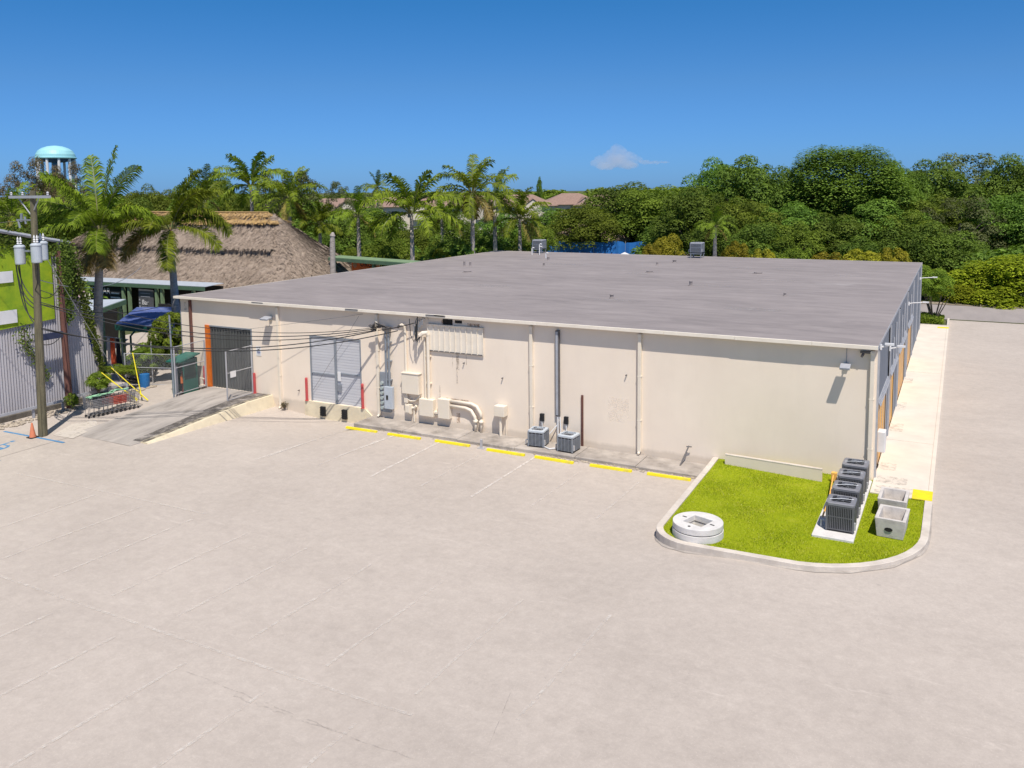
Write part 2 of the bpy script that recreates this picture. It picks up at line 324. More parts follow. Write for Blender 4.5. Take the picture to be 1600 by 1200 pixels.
# strip laid on the lot
def strip(k, pts, w, off=.004, step=.5):
    P = []
    for (x0, y0), (x1, y1) in zip(pts[:-1], pts[1:]):
        L = math.hypot(x1 - x0, y1 - y0); n = max(1, int(L / step))
        for i in range(n + (1 if (x1, y1) == tuple(pts[-1]) else 0)): P.append((x0 + (x1 - x0) * i / n, y0 + (y1 - y0) * i / n))
    vs = []
    for i, p in enumerate(P):
        a = P[max(0, i - 1)]; c = P[min(len(P) - 1, i + 1)]; t = Vector((c[0] - a[0], c[1] - a[1])).normalized(); nrm = Vector((-t.y, t.x)) * w / 2
        for s in (1, -1):
            x = p[0] + nrm.x * s; y = p[1] + nrm.y * s; vs.append((x, y, g(x, y) + off + .012))
    k.add(vs, [(2 * i, 2 * i + 1, 2 * i + 3, 2 * i + 2) for i in range(len(P) - 1)])
k = MB()
for x0, y0, x1, y1 in ((-19.0, -1.9, -18.9, -7.6), (-13.9, -2.0, -13.95, -7.6), (-24.6, -1.8, -25.0, -8.0), (-21.6, -2.0, -21.9, -6.0)): strip(k, [(x0, y0), (x1, y1)], .11)
struct(k.build('parking_line', M['worn_line']))
k = MB(); rnd = random.Random(4)
pass
for x in (-24.7, -21.8, -16.3, -11.3, -8.6): strip(k, [(x, -3), (x - .1, -7.5)], .1)
for i in range(9): x = -27.5 + 2.75 * i; strip(k, [(x, -14.2), (x - .15, -19.5)], .1)
for i in range(9): x = -31 + 2.75 * i; strip(k, [(x, -21), (x - .1, -26)], .1)
strip(k, [(-33, -14), (-22, -13.6)], .09); strip(k, [(-31, -20.3), (-8, -20.2)], .1)
struct(k.build('faded_line', M['faint_line']))
# yellow curb dash is on the walk; blue line and access symbol
k = MB(); strip(k, [(-40.0, -10.35), (-35.4, -10.2)], .15); struct(k.build('blue_line', M['blue_line']))
k = MB()
cx, cy = -37.75, -12.15
arc = [(cx + .62 * math.cos(a), cy + .55 * math.sin(a)) for a in [math.radians(d) for d in range(-150, 75, 15)]]
strip(k, arc, .13, step=5); strip(k, [(cx - .1, cy + .75), (cx - .05, cy + .1), (cx + .5, cy + .05), (cx + .75, cy - .45)], .13); strip(k, [(cx - .08, cy + .45), (cx + .3, cy + .42)], .1)
strip(k, [(cx - .15, cy + .85), (cx - .14, cy + 1.05)], .2)
strip(k, [(-37.2, -13.45), (-35.45, -13.3)], .13)
struct(k.build('access_symbol', M['blue_line']))
# dark grime by the dock and slab, pale pour by the pole
def blob(name, cx, cy, rx, ry, m, off=.006, seed=0):
    rr = random.Random(seed); k = MB(); N = 28; R = 6; vs = [(cx, cy, g(cx, cy) + off + .012)]
    jit = [1 + rr.uniform(-.18, .18) for _ in range(N)]
    for j in range(1, R + 1):
        for i in range(N):
            a = 2 * math.pi * i / N; x = cx + rx * math.cos(a) * jit[i] * j / R; y = cy + ry * math.sin(a) * jit[i] * j / R; vs.append((x, y, g(x, y) + off + .012))
    fs = [(0, 1 + i, 1 + (i + 1) % N) for i in range(N)] + [(1 + (j - 1) * N + i, 1 + j * N + i, 1 + j * N + (i + 1) % N, 1 + (j - 1) * N + (i + 1) % N) for j in range(1, R) for i in range(N)]
    k.add(vs, fs); return struct(k.build(name, m, smooth=True))
#blob('oil_stain', -27.2, -2.4, 3.6, 2.0, M['soft_stain'], .002, 1); blob('oil_stain', -32.8, -10.2, 2.0, .7, M['soft_stain'], .002, 2)

k = MB(); k.add([(x, y, g(x, y) + .03) for x, y in ((-37.0, -9.7), (-35.6, -9.6), (-36.4, -7.6), (-37.6, -6.9), (-38.0, -8.0))], [(0, 1, 2, 3, 4)]); struct(k.build('concrete_pour', M['pour']))
k = MB(); rr = random.Random(31)
def wander(a, b_, w_, amp):
    n_ = 26; pts = []
    for i in range(n_ + 1): u = i / n_; pts.append((a[0] + (b_[0] - a[0]) * u, a[1] + (b_[1] - a[1]) * u + rr.uniform(-amp, amp)))
    strip(k, pts, w_, step=.4)
wander((-14.2, -21.25), (-6.7, -21.5), .035, .03); wander((-12.3, -21.5), (-9.2, -21.45), .05, .04); wander((-5.7, -20.9), (-6.3, -18.6), .02, .02)
struct(k.build('pavement_seam', M['seam']))
# left yard: pebble strip and concrete yard floor
yard = MB(); xs = [-60 + i for i in range(0, 25)]; ys = [-14 + i for i in range(0, 36)]
yard.v = [(x, y, g(x, y) + .012) for y in ys for x in xs]; yard.f = [(j * 25 + i, j * 25 + i + 1, j * 25 + i + 26, j * 25 + i + 25) for j in range(35) for i in range(24) if not (xs[i] > -38.5 and ys[j] >= 0)]
struct(yard.build('yard_floor', M['asphalt'], smooth=True))
k = MB(); rr = random.Random(11)
for i in range(420):
    y = rr.uniform(-12, -.8); x = -40.85 - .1 * (y + 10) * .12 + rr.uniform(-.45, .55); r = rr.uniform(.04, .12); z = g(x, y) + .02
    a = rr.uniform(0, 3); k.lathe([(r * .5, 0), (r, r * .3), (r * .8, r * .7), (.001, r * .9)], (x, y, z), 6, Matrix.Translation((x, y, z)) @ Matrix.Rotation(a, 4, 'Z') @ Matrix.Diagonal((1.3, .8, 1, 1)) @ Matrix.Translation((-x, -y, -z)))
tag(k.build('pebbles', M['stone']), 'loose pebbles strewn along the foot of the corrugated metal wall', 'pebbles', kind='stuff')
# ------------------------------------------------------------------ sidewalk, island
k = MB(); k.box(0.004, 1.96, -1.55, 42.2, -.3, 0.0); k.box(1.96, 2.12, -1.55, 42.2, -.3, .006)
for y in range(0, 40, 4): pass
sw = struct(k.build('sidewalk', M['walk'], bevel=.02))
k = MB(); k.box(1.45, 2.125, -1.62, -.55, -.02, .012); k.box(1.3, 2.125, 40.7, 41.4, -.02, .012)
struct(k.build('yellow_ramp_marking', M['yellow']))
k = MB()
for y in (6.0, 22): k.box(.02, 1.95, y, y + .012, -.001, .0035)
struct(k.build('sidewalk_joint', M['litter']))
for x0, x1, y0, y1 in ((.15, 1.9, -1.5, -.6), (.1, 1.2, -.3, .6), (.1, .7, 1.4, 2.4), (.05, .6, 7.5, 9), (.05, .5, 12, 13.5), (.05, .5, 18.5, 20)): kz = MB(); kz.quad((x0, y0, .0045), (x1, y0, .0045), (x1, y1, .0045), (x0, y1, .0045)); struct(kz.build('walk_stain', M['smudge']))
# island outline (counter-clockwise), grass inside, curb round it
def island(off):
    P = [(2.13 - off, -1.56)]
    P += [(2.13 - off, -4.6)]
    cx, cy, r = -2.0, -5.05, 4.13
    for d in range(-4, -88, -7): P.append((cx + (r - off) * math.cos(math.radians(d)), cy + (r - off) * math.sin(math.radians(d)) * 1.02))
    cx, cy, r = -4.75, -7.95, 1.45
    for d in range(-94, -182, -11): P.append((cx + (r - off) * math.cos(math.radians(d)), cy + (r - off) * math.sin(math.radians(d)) * .95))
    P.append((-6.3 + off, -1.6)); P.append((-6.35 + off, -.02))
    return P
IO = island(0); II = island(.24)
k = MB(); n_ = len(IO); vs = []
for (a, b_) in zip(IO, II): vs += [(a[0], a[1], g(*a) - .1), (a[0], a[1], -.01), (a[0] * .93 + b_[0] * .07, a[1] * .93 + b_[1] * .07, .0), (b_[0], b_[1], .0), (b_[0], b_[1], -.15)]
k.add(vs, [(5 * i + j, 5 * i + j + 1, 5 * i + j + 6, 5 * i + j + 5) for i in range(n_ - 1) for j in range(4)])
me = k.mesh('curb'); me.materials.append(M['curb']); bm = bmesh.new(); bm.from_mesh(me); bmesh.ops.recalc_face_normals(bm, faces=bm.faces); bm.to_mesh(me); bm.free()
struct(link('curb', me))
# broken base skirt of the curb
k = MB(); rr = random.Random(3); vs = []
for i, a in enumerate(IO[:-2]):
    c = Vector((-2, -4)); d = (Vector(a) - c).normalized(); wd = rr.uniform(.01, .09); q = Vector(a) + d * wd
    vs += [(a[0], a[1], g(*a) + .05), (q.x, q.y, g(q.x, q.y) + .014)]
k.add(vs, [(2 * i, 2 * i + 1, 2 * i + 3, 2 * i + 2) for i in range(len(vs) // 2 - 1)]); struct(k.build('curb_skirt', M['slab']))
# lawn: finely tessellated sheet
IN = island(.235)[:-1] + [(-6.1, -.01), (0.0, -.01), (0.0, -1.56)]
def inside(x, y, P=IN):
    c = False; j = len(P) - 1
    for i in range(len(P)):
        if (P[i][1] > y) != (P[j][1] > y) and x < (P[j][0] - P[i][0]) * (y - P[i][1]) / (P[j][1] - P[i][1]) + P[i][0]: c = not c
        j = i
    return c
def lawnz(x, y): return -.045 + .015 * math.sin(x * 1.7) * math.sin(y * 1.3)
k = MB(); k.add([(x, y, -.05) for x, y in IN], [tuple(range(len(IN)))[::-1]])
me = k.mesh('lawn'); bm = bmesh.new(); bm.from_mesh(me); bmesh.ops.triangulate(bm, faces=bm.faces); bm.to_mesh(me); bm.free()
m, n, b = newmat('lawn_turf'); b.inputs['Roughness'].default_value = 1; b.inputs['Specular IOR Level'].default_value = .1
c = ramp(n, noise(n, 14, 6, .8), [(.28, (.15, .20, .005)), (.5, (.30, .36, .008)), (.72, (.48, .46, .05))])
c = mix(n, .55, c, ramp(n, noise(n, 1.3, 7, .7), [(.3, (.20, .28, .006)), (.55, (.33, .39, .010)), (.75, (.46, .42, .07))]))
n.links.new(c, b.inputs['Base Color']); bump(n, b, noise(n, 40, 4, .8), 1, .03); me.materials.append(m); M['lawn'] = m
struct(link('lawn', me))
# short blades
m, n, b = newmat('grass_blades'); gg = n.nodes.new('ShaderNodeNewGeometry')
c = ramp(n, gg.outputs['Random Per Island'], [(0, (.18, .26, .006)), (.6, (.35, .43, .010)), (.90, (.52, .52, .04)), (1, (.62, .54, .24))])
c = mix(n, .4, c, ramp(n, noise(n, 1.1, 5, .7), [(.35, (.20, .30, .006)), (.65, (.46, .47, .04))]))
n.links.new(c, b.inputs['Base Color']); b.inputs['Roughness'].default_value = .7; b.inputs['Specular IOR Level'].default_value = .15; M['blade'] = m
rs = np.random.RandomState(5); N = 90000
px = rs.uniform(-6.1, 2, N); py = rs.uniform(-9.4, -.02, N)
ok = np.array([inside(a, b_) for a, b_ in zip(px, py)]); px = px[ok]; py = py[ok]; N = len(px)
an = rs.uniform(0, 6.28, N); hgt = rs.uniform(.02, .055, N) * (1 + .5 * np.sin(px * 2.1) * np.cos(py * 1.7)); wd = .010
lx = rs.uniform(-.035, .035, N); ly = rs.uniform(-.035, .035, N); z0 = -.055
V = np.empty((N, 3, 3)); V[:, 0] = np.stack([px - np.cos(an) * wd, py - np.sin(an) * wd, np.full(N, z0)], 1); V[:, 1] = np.stack([px + np.cos(an) * wd, py + np.sin(an) * wd, np.full(N, z0)], 1); V[:, 2] = np.stack([px + lx, py + ly, z0 + hgt], 1)
def npmesh(name, V, k, smooth=False):
    """V: (faces, k, 3) loose polygons"""
    F = V.shape[0]; me = bpy.data.meshes.new(name); me.vertices.add(F * k); me.vertices.foreach_set('co', V.reshape(-1).astype(np.float32))
    me.loops.add(F * k); me.loops.foreach_set('vertex_index', np.arange(F * k, dtype=np.int32))
    me.polygons.add(F); me.polygons.foreach_set('loop_start', np.arange(0, F * k, k, dtype=np.int32)); me.polygons.foreach_set('loop_total', np.full(F, k, dtype=np.int32))
    me.update(calc_edges=True); me.validate(); return me
me = npmesh('grass', V, 3); me.materials.append(M['blade']); tag(link('grass', me), 'short mown lime green grass covering the kerbed island', 'grass', kind='stuff')
# ------------------------------------------------------------------ slab walk along the wall, ramp
k = MB(); X = [-24.55, -21.5, -18.3, -15.2, -12.15, -9.3, -6.36]
for i in range(6): k.box(X[i] + .012, X[i + 1] - .012, -1.62 + .03 * math.sin(i * 2), -.004, -.8, -.355 - .006 * (i % 3))
struct(k.build('wall_slab', M['slab'], bevel=.025))
k = MB(); rr = random.Random(8)
for i in range(260):
    x = rr.uniform(-14, -6.6) if rr.random() < .75 else rr.uniform(-24.5, -6.6); y = -1.72 + rr.gauss(0, .07); r = rr.uniform(.015, .06)
    k.lathe([(r, 0), (r * .8, r * .6), (.001, r * .8)], (x, y, g(x, y) + .012), 5)
tag(k.build('rubble', M['stone']), 'broken asphalt crumbs along the edge of the concrete slab', 'rubble', kind='stuff')
k = MB()
def rz(y): # ramp top
    t = sst(0, 1, min(1, max(0, (-y - 1.9) / 7.3))) * .35 + .65 * min(1, max(0, (-y - 1.9) / 7.3)); return -.005 * (1 - t) + t * (g(-34, -9.2) + .006)
ys = [0 - .004, -1, -1.9] + [-1.9 - .6 * i for i in range(1, 13)]
vs = []
for y in ys: vs += [(-36.55, y, g(-36.6, y) - .2), (-36.5, y, rz(y)), (-32.05, y, rz(y)), (-32.0, y, g(-32, y) - .2)]
k.add(vs, [(4 * i + j, 4 * i + j + 1, 4 * i + j + 5, 4 * i + j + 4) for i in range(len(ys) - 1) for j in range(3)] + [(0, 1, 2, 3)])
me = k.mesh('loading_ramp'); me.materials.append(M['ramp']); bm = bmesh.new(); bm.from_mesh(me); bmesh.ops.recalc_face_normals(bm, faces=bm.faces); bm.to_mesh(me); bm.free()
struct(link('loading_ramp', me))
k = MB(); vs = []; ys2 = ys[:-1]
for i, y in enumerate(ys2):
    x0 = -32.04; x1 = -31.62; e = 1 - i / len(ys2) * .35
    vs += [(x0, y, rz(y) + .015), (x1 + (.1 * (1 - e)), y, rz(y) + .012), (x1 + .16, y, g(x1, y) - .1), (x0, y, g(x0, y) - .2)]
k.add(vs, [(4 * i + j, 4 * i + j + 1, 4 * i + j + 5, 4 * i + j + 4) for i in range(len(ys2) - 1) for j in range(3)] + [(0, 1, 2, 3), tuple(4 * (len(ys2) - 1) + j for j in (3, 2, 1, 0))])
me = k.mesh('ramp_curb'); me.materials.append(M['cream_curb']); bm = bmesh.new(); bm.from_mesh(me); bmesh.ops.recalc_face_normals(bm, faces=bm.faces); bm.to_mesh(me); bm.free()
struct(link('ramp_curb', me))
k = MB(); vs = []
for i, y in enumerate(ys2): vs += [(-33.1 + .5 * i / 14, y, rz(y) + .006), (-31.75 - .0 * i, y, rz(y) + .0185)]
k.add(vs, [(2 * i, 2 * i + 1, 2 * i + 3, 2 * i + 2) for i in range(len(ys2) - 1)]); struct(k.build('ramp_edge_stain', M['dirt']))
# ------------------------------------------------------------------ the warehouse
H = 5.35; W = 38.84; D = 39.7
B = thing('warehouse', 'long low cream stucco warehouse with flat grey roof and blue-grey right side wall', 'building', (-W / 2, D / 2, -.9), absolute=True)
# front wall with two door openings, as boxes butted end to end
k = MB(); xs = [-38.84, -36.68, -33.05, -28.75, -25.22, 0]; t = .25
k.box(xs[0], xs[1], 0, t, -1.1, 5.265); k.box(xs[2], xs[3], 0, t, -1.1, 5.265); k.box(xs[4], xs[5], 0, t, -1.1, 5.265)
k.box(xs[1], xs[2], 0, t, 3.7, 5.265); k.box(xs[3], xs[4], 0, t, 3.68, 5.265); k.box(xs[1], xs[2], 0, t, -1.1, -.01); k.box(xs[3], xs[4], 0, t, -1.1, .0)
k.build('front_wall', M['stucco'], B)
k = MB(); k.box(-38.84, -38.59, t, D, -1.1, 5.265); k.box(-38.59, -.25, D - .25, D, -1.1, 5.265); k.build('back_wall', M['stucco'], B)
# side wall, recessed bays
k = MB(); dy = [(1.0, 5.3), (7.6, 10.2), (13.2, 19.2), (22.0, 26.6)]; cur = t
for a, c_ in dy: k.box(-.25, 0, cur, a, -.6, 5.265); k.box(-.25, 0, a, c_, 2.62, 5.265); cur = c_
k.box(-.25, 0, cur, D, -.6, 5.265); k.build('side_wall', M['grey_wall'], B)
k = MB(); k.box(-38.5, -.3, .3, D - .3, -.6, -.02); k.build('floor_slab', M['slab'], B)
for i, (a, c_) in enumerate(dy):
    k = MB(); k.box(-.2, -.03, a, c_, -.05, 2.62)
    o = k.build('boarded_door', M['plywood'], B); o['label'] = ['orange boarded door nearest the front corner', 'narrow orange boarded door second from the front corner', 'wide orange boarded door third from the front corner', 'orange boarded door farthest from the front corner'][i]
    k = MB(); k.box(-.028, .02, a - .12, a, -.02, 2.7); k.box(-.028, .02, c_, c_ + .12, -.02, 2.7)
    j = a + 1.2
    while j < c_ - .3: k.box(-.028, -.012, j, j + .05, -.02, 2.62); j += 1.22
    k.build('door_frame', M['light_grey'], o)
# awnings: slatted tilted hoods over the boarded doors
for a, c_ in ((.9, 6.0), (7.0, 11.6), (12.8, 19.6), (21.6, 27.0)):
    k = MB(); L = c_ - a; q = int(L / .32)
    for i in range(q):
        y = a + i * L / q
        k.add([(.02, y, 2.92), (.02, y + .24, 2.92), (.10, y + .24, 2.76), (.10, y, 2.76), (.02, y, 2.89), (.02, y + .24, 2.89), (.10, y + .24, 2.73), (.10, y, 2.73)], [(0, 3, 2, 1), (4, 5, 6, 7), (0, 1, 5, 4), (1, 2, 6, 5), (2, 3, 7, 6), (3, 0, 4, 7)])
    k.box(.10, .115, a, c_, 2.71, 2.76); k.box(.0, .03, a, c_, 2.86, 2.95); k.build('awning', M['light_grey'], B)
# pilasters / conduits on the side wall
k = MB()
for y in (.2, 6.5, 12.4, 20.2, 27.5, 33.5, 39.3): k.box(.002, .07, y, y + .14, 0, 5.15)
k.build('side_downspout', M['light_grey'], B)
k = MB()
for y in (5.9, 12.9, 20.9): k.box(.002, .05, y, y + .1, 2.95, 5.15)
k.build('side_conduit', M['dark'], B)
k = MB()
for y, z0, z1 in ((8.6, 2.95, 4.3), (10.2, 2.95, 4.8), (15, 2.95, 4.5), (17, 2.95, 4.9), (24, 2.9, 4.6)): k.tube([(.05, y, z0), (.05, y, z1)], .035, 6)
k.build('side_pipe', M['light_grey'], B)
# roof
k = MB(); k.box(-38.98, .03, -.30, D + .12, 5.27, 5.35); k.build('roof', M['roof'], B, bevel=.02)
k = MB()
xx = -38.99; rr = random.Random(2)
while xx < .04:
    L = min(3.05, .045 - xx); o_ = rr.uniform(-.012, .012); k.box(xx, xx + L - .01, -.355 + o_, -.302, 5.225 + o_ * .6, 5.362); k.box(xx, xx + L - .01, -.302, -.24, 5.352, 5.366); xx += L
k.box(-39.02, -38.982, -.34, D + .15, 5.22, 5.36); k.box(-39.0, .06, D + .122, D + .16, 5.14, 5.36)
k.build('roof_edge', M['cream_metal'], B)
k = MB(); k.box(.032, .05, -.355, D + .12, 5.22, 5.358); k.build('side_fascia', M['light_grey'], B)
k = MB(); rr = random.Random(17)
for x, y, r, h in ((-33, 23.5, .08, .35), (-32.5, 23.6, .08, .3), (-29, 31, .1, .25), (-27, 26, .08, .2), (-18.3, 33, .14, .16), (-17.4, 24, .2, .08), (-12.3, 17, .1, .25), (-14.6, 9.2, .1, .18), (-18.8, 30, .08, .2), (-6, 14, .07, .14), (-30, 19, .25, .08), (-10, 26, .25, .08)):
    k.lathe([(r * 1.6, 0), (r * 1.5, .04), (r, .06), (r, h), (r * 1.2, h), (r * 1.2, h + .04), (.001, h + .06)], (x, y, 5.35), 12)
k.build('roof_vent', bpy.data.materials['roof_membrane'], B, smooth=False)
k = MB(); rr = random.Random(23)
for x, y in ((-26, 28), (-14.5, 8.6), (-11, 17.4), (-8, 22), (-12, 30), (-18, 23), (-9, 31), (-30.5, 31), (-24, 12), (-4, 27), (-6.5, 8)):
    a, b2 = rr.uniform(.7, 1.6), rr.uniform(.3, .7); k.quad((x - a, y - b2, 5.356), (x + a, y - b2, 5.356), (x + a, y + b2, 5.356), (x - a, y + b2, 5.356))
k.build('roof_patch', worn('roof_patch', (.40, .365, .355), .38, .66, 1.7, .75), B)
k = MB()
for x in (-32.6, -25.9, -20.8, -20.3): k.box(x, x + rr.uniform(.4, 1.1), -.375, -.357, 5.30, 5.355)
k.build('roof_edge_dent', M['ac_dark'], B)
# downspouts: box pipes
for i, x in enumerate((-30.95, -24.05, -15.04, -9.66, -.16)):
    k = MB(); bz = g(x, -.3) + .12 if x < -24.5 else -.22
    k.box(x - .075, x + .075, -.16, -.003, bz, 5.14)
    k.box(x - .09, x + .09, -.175, -.14, 5.0, 5.1); k.tube([(x, -.08, bz + .05), (x, -.12, bz - .02), (x, -.26, bz - .06)], .06, 8)
    for z in (1.2, 3.2): k.box(x - .1, x + .1, -.166, -.012, z, z + .04)
    k.build('downspout', M['cream'], B, bevel=.012)
k = MB(); k.box(-37.98, -37.84, -.15, -.003, -.1, 5.14); o = k.build('downspout', M['red_wood'], B, bevel=.01); o['label'] = 'brown downspout near the left corner'
# louvre panel
k = MB(); k.box(-20.87, -17.68, -.06, -.003, 3.5, 4.78)
for i in range(11): x = -20.87 + i * .319; k.box(x - .02, x + .02, -.105, -.06, 3.47, 4.80)
lp = k.build('louvre_panel', M['cream_metal'], B); k = MB(); k.box(-20.9, -17.66, -.13, -.003, 4.785, 4.84); k.build('hood', M['cream'], lp)
k = MB(); k.box(-20.86, -17.7, -.1, -.062, 3.455, 3.5); k.build('sill', M['ac_brown'], lp)
k = MB(); k.box(-20.0, -19.45, -.03, -.003, 4.86, 5.12); k.box(-19.3, -18.9, -.02, -.003, 4.96, 5.1); k.build('wall_vent', M['dark'], B)
# grey duct with cap
k = MB(); k.box(-13.76, -13.57, -.15, -.003, .93, 5.0); dk = k.build('vertical_duct', M['ac_brown'], B, bevel=.01)
k = MB(); k.box(-13.73, -13.62, -.175, -.152, 1.0, 4.95); k.build('duct_cover', M['light_grey'], dk)
k = MB(); k.tube([(-13.66, -.1, .95), (-13.66, -.1, -.3)], .04, 8); k.tube([(-13.55, -.1, .9), (-13.5, -.14, .2), (-13.4, -.4, -.2)], .03, 8); k.build('duct_pipe', M['white'], dk)
k = MB(); k.box(-12.5, -12.4, -.06, -.003, -.4, 2.05); k.build('steel_angle', M['red_wood'], B)
# dock door
k = MB(); k.box(-28.75, -25.22, .06, .12, 0, 3.68)
dd = k.build('dock_door',  pbr('pale_shutter', (.60, .60, .615), (.52, .52, .54), 1, .5, stretch=(.4, 1, 6), grime=.2, gcol=(.35, .33, .35)), B)
k = MB()
for i in range(24): k.box(-28.7, -25.27, .052, .06, .05 + i * .153, .05 + i * .153 + .07)
k.build('slat', bpy.data.materials['pale_shutter'], dd)
k = MB(); k.box(-27.04, -26.9, -.02, .034, 0, 3.68); k.box(-28.75, -28.67, -.01, .034, 0, 3.68); k.box(-25.3, -25.22, -.01, .034, 0, 3.68); k.box(-28.67, -27.04, .0, .034, 1.55, 1.61); k.box(-26.9, -25.3, .0, .034, 1.68, 1.74); k.box(-28.67, -25.3, .005, .034, 3.6, 3.68)
k.build('frame', M['meter'], dd)
k = MB(); k.box(-26.86, -26.6, -.04, .02, .75, 1.1); k.build('lock_box', M['ac_grey'], dd); k = MB(); k.box(-26.85, -26.64, -.01, .02, 1.3, 1.8); k.build('notice', M['white'], dd)
k = MB(); k.prism([(-29.15, -.12), (-24.95, -.12), (-24.95, -.003), (-29.15, -.003)], -1.1, -.004)
k.add([(-24.95, -.1, -.05), (-24.2, -.1, -.62), (-24.2, -.1, -.9), (-24.95, -.1, -1.1), (-24.95, -.003, -.05), (-24.2, -.003, -.62), (-24.2, -.003, -.9), (-24.95, -.003, -1.1)], [(0, 3, 2, 1), (0, 1, 5, 4), (1, 2, 6, 5)])
ap = k.build('dock_ledge', M['cream_curb'], B)
for x in (-27.95, -26.45):
    k = MB(); k.box(x, x + .3, -.24, -.122, -.72, -.2)
    for z in (-.66, -.54, -.42, -.3): k.box(x - .01, x + .31, -.26, -.24, z, z + .07)
    k.build('dock_bumper', M['black'], ap)
# left door: dark ribbed sheet in orange frame
k = MB(); k.box(-36.5, -33.05, .1, .14, 0, 3.7)
for i in range(15): x = -36.45 + i * .23; k.box(x, x + .1, .05, .1, 0, 3.7)
cd = k.build('ribbed_door', pbr('dark_ribbed_metal', (.105, .11, .105), (.07, .072, .068), .8, .6, stretch=(3, 1, .2), grime=.3, gcol=(.2, .19, .18)), B)
k = MB(); k.box(-36.78, -36.45, -.06, .045, 0, 3.72); k.build('orange_jamb', M['orange'], cd)
k = MB(); k.box(-33.13, -33.04, -.02, .045, 0, 3.72); k.box(-36.45, -33.13, -.02, .045, 3.64, 3.72); k.build('frame', M['meter'], cd)
# stains on the wall: worn thin films, part of the wall
k = MB()
def film(x0, x1, z0, z1): k.quad((x0, -.0035, z0), (x1, -.0035, z0), (x1, -.0035, z1), (x0, -.0035, z1))
film(-19.28, -19.2, 1.9, 3.42); film(-19.25, -19.1, 2.6, 3.42); film(-20.3, -20.24, .95, 1.7); film(-19.5, -19.47, 2.7, 3.3); film(-18.7, -18.66, 2.9, 3.4)
film(-38.5, -38.3, 4.5, 5.0); film(-38.15, -38.05, 4.3, 4.9)
k.build('wall_stain', M['stain'], B)
k = MB(); film(-19.9, -18.6, .98, 1.12); film(-19.3, -19.1, -.1, .4); film(-20.1, -19.7, 4.8, 5.1); film(-18.6, -17.9, 4.85, 5.0); film(-31.2, -30.8, -.6, -.3); k.build('rust_stain', M['rust'], B)
wl = pbr('repainted_patch', (.90, .83, .73), (.86, .78, .68), 1, .85)
k = MB(); k.quad((-11.2, -.003, 1.0), (-10.2, -.003, 1.0), (-10.2, -.003, 2.1), (-11.2, -.003, 2.1)); k.build('paint_patch', worn('paint_patch', (.90, .82, .72), .45, .7, 2, .6), B)
k = MB()
for x, z in ((-16.63, 2.45), (-18.8, 3.0), (-29.6, .5), (-10.3, 3.2)): k.tube([(x, -.12, z), (x, -.002, z)], .03, 8)
k.build('pipe_stub', M['ac_brown'], B)
k = MB(); k.tube([(-38.8, -.03, -.2), (-38.8, -.03, 5.0)], .02, 6); k.build('corner_conduit', M['meter'], B)
# white cabinet and arms on side wall
k = MB(); k.box(.003, .3, 1.2, 1.75, .75, 1.6); tag(k.build('wall_cabinet', M['white'], bevel=.02), 'small white cabinet on the nearest orange boarded door', 'cabinet')
def wall_lamp(name_loc, label, arm):
    y, z = name_loc; r = thing('wall_lamp', label, 'wall lamp', (.08, y, z), 'lamps on arms along the blue-grey side wall')
    k = MB(); k.tube([(0, 0, 0), (.25, 0, .06), (arm, 0, .12)], .03, 6); k.build('arm', M['white'], r)
    k = MB(); k.box(-.01, .05, -.08, .08, -.1, .1); k.box(arm - .15, arm + .18, -.07, .07, .09, .17); k.build('lamp_head', M['white'], r)
wall_lamp((5.4, 4.3), 'white wall lamp on an arm nearest the front corner of the grey wall', .45)
wall_lamp((20.4, 4.45), 'white wall lamp on a long arm halfway along the grey wall', .9)
wall_lamp((35.5, 4.5), 'white wall lamp on a long arm near the far end of the grey wall', 1.0)
wall_lamp((.25, 5.25), 'small white lamp under the roof at the front right corner', .3)
# ------------------------------------------------------------------ things on the ground by the wall
stops = [(-24.66, -22.75, 'first yellow wheel stop from the loading dock'), (-21.99, -20.08, 'yellow wheel stop second from the loading dock'), (-19.25, -17.35, 'yellow wheel stop third from the loading dock, left of the short steel post'),
         (-16.35, -14.4, 'yellow wheel stop in front of the left grey condenser'), (-13.88, -11.98, 'yellow wheel stop in front of the right grey condenser'), (-11.2, -9.3, 'yellow wheel stop second from the grass island'), (-8.6, -6.75, 'yellow wheel stop nearest the grass island')]
for i, (a, b_, lab) in enumerate(stops):
    cxs = (a + b_) / 2; L = (b_ - a) / 2; z = g(cxs, -2.1); rr = random.Random(i)
    k = MB(); P = [(-.085, 0), (.085, 0), (.06, .10), (-.06, .10)]
    k.add([(x, y, zz) for x in (-L, L) for y, zz in P], [(3, 2, 1, 0), (4, 5, 6, 7)] + [(j, (j + 1) % 4, 4 + (j + 1) % 4, 4 + j) for j in range(4)])
    for sx in (-.62, .62): k.lathe([(.02, .1), (.02, .112)], (sx, 0, 0), 8)
    o = k.build('wheel_stop', M['yellow'], bevel=.02); o.location = (cxs, -2.08 + rr.uniform(-.05, .05), z); o.rotation_euler = (0, 0, rr.uniform(-.02, .02)); tag(o, lab, 'wheel stop', 'yellow wheel stops along the wall slab')
k = MB(); z = g(-16.6, -2); k.box(-.05, .05, -.05, .05, 0, .42); k.box(-.16, .16, -.12, .12, 0, .03)
o = k.build('steel_post', M['galv'], bevel=.01); o.location = (-16.75, -1.95, z); tag(o, 'short grey steel post left of the middle yellow wheel stop', 'post')
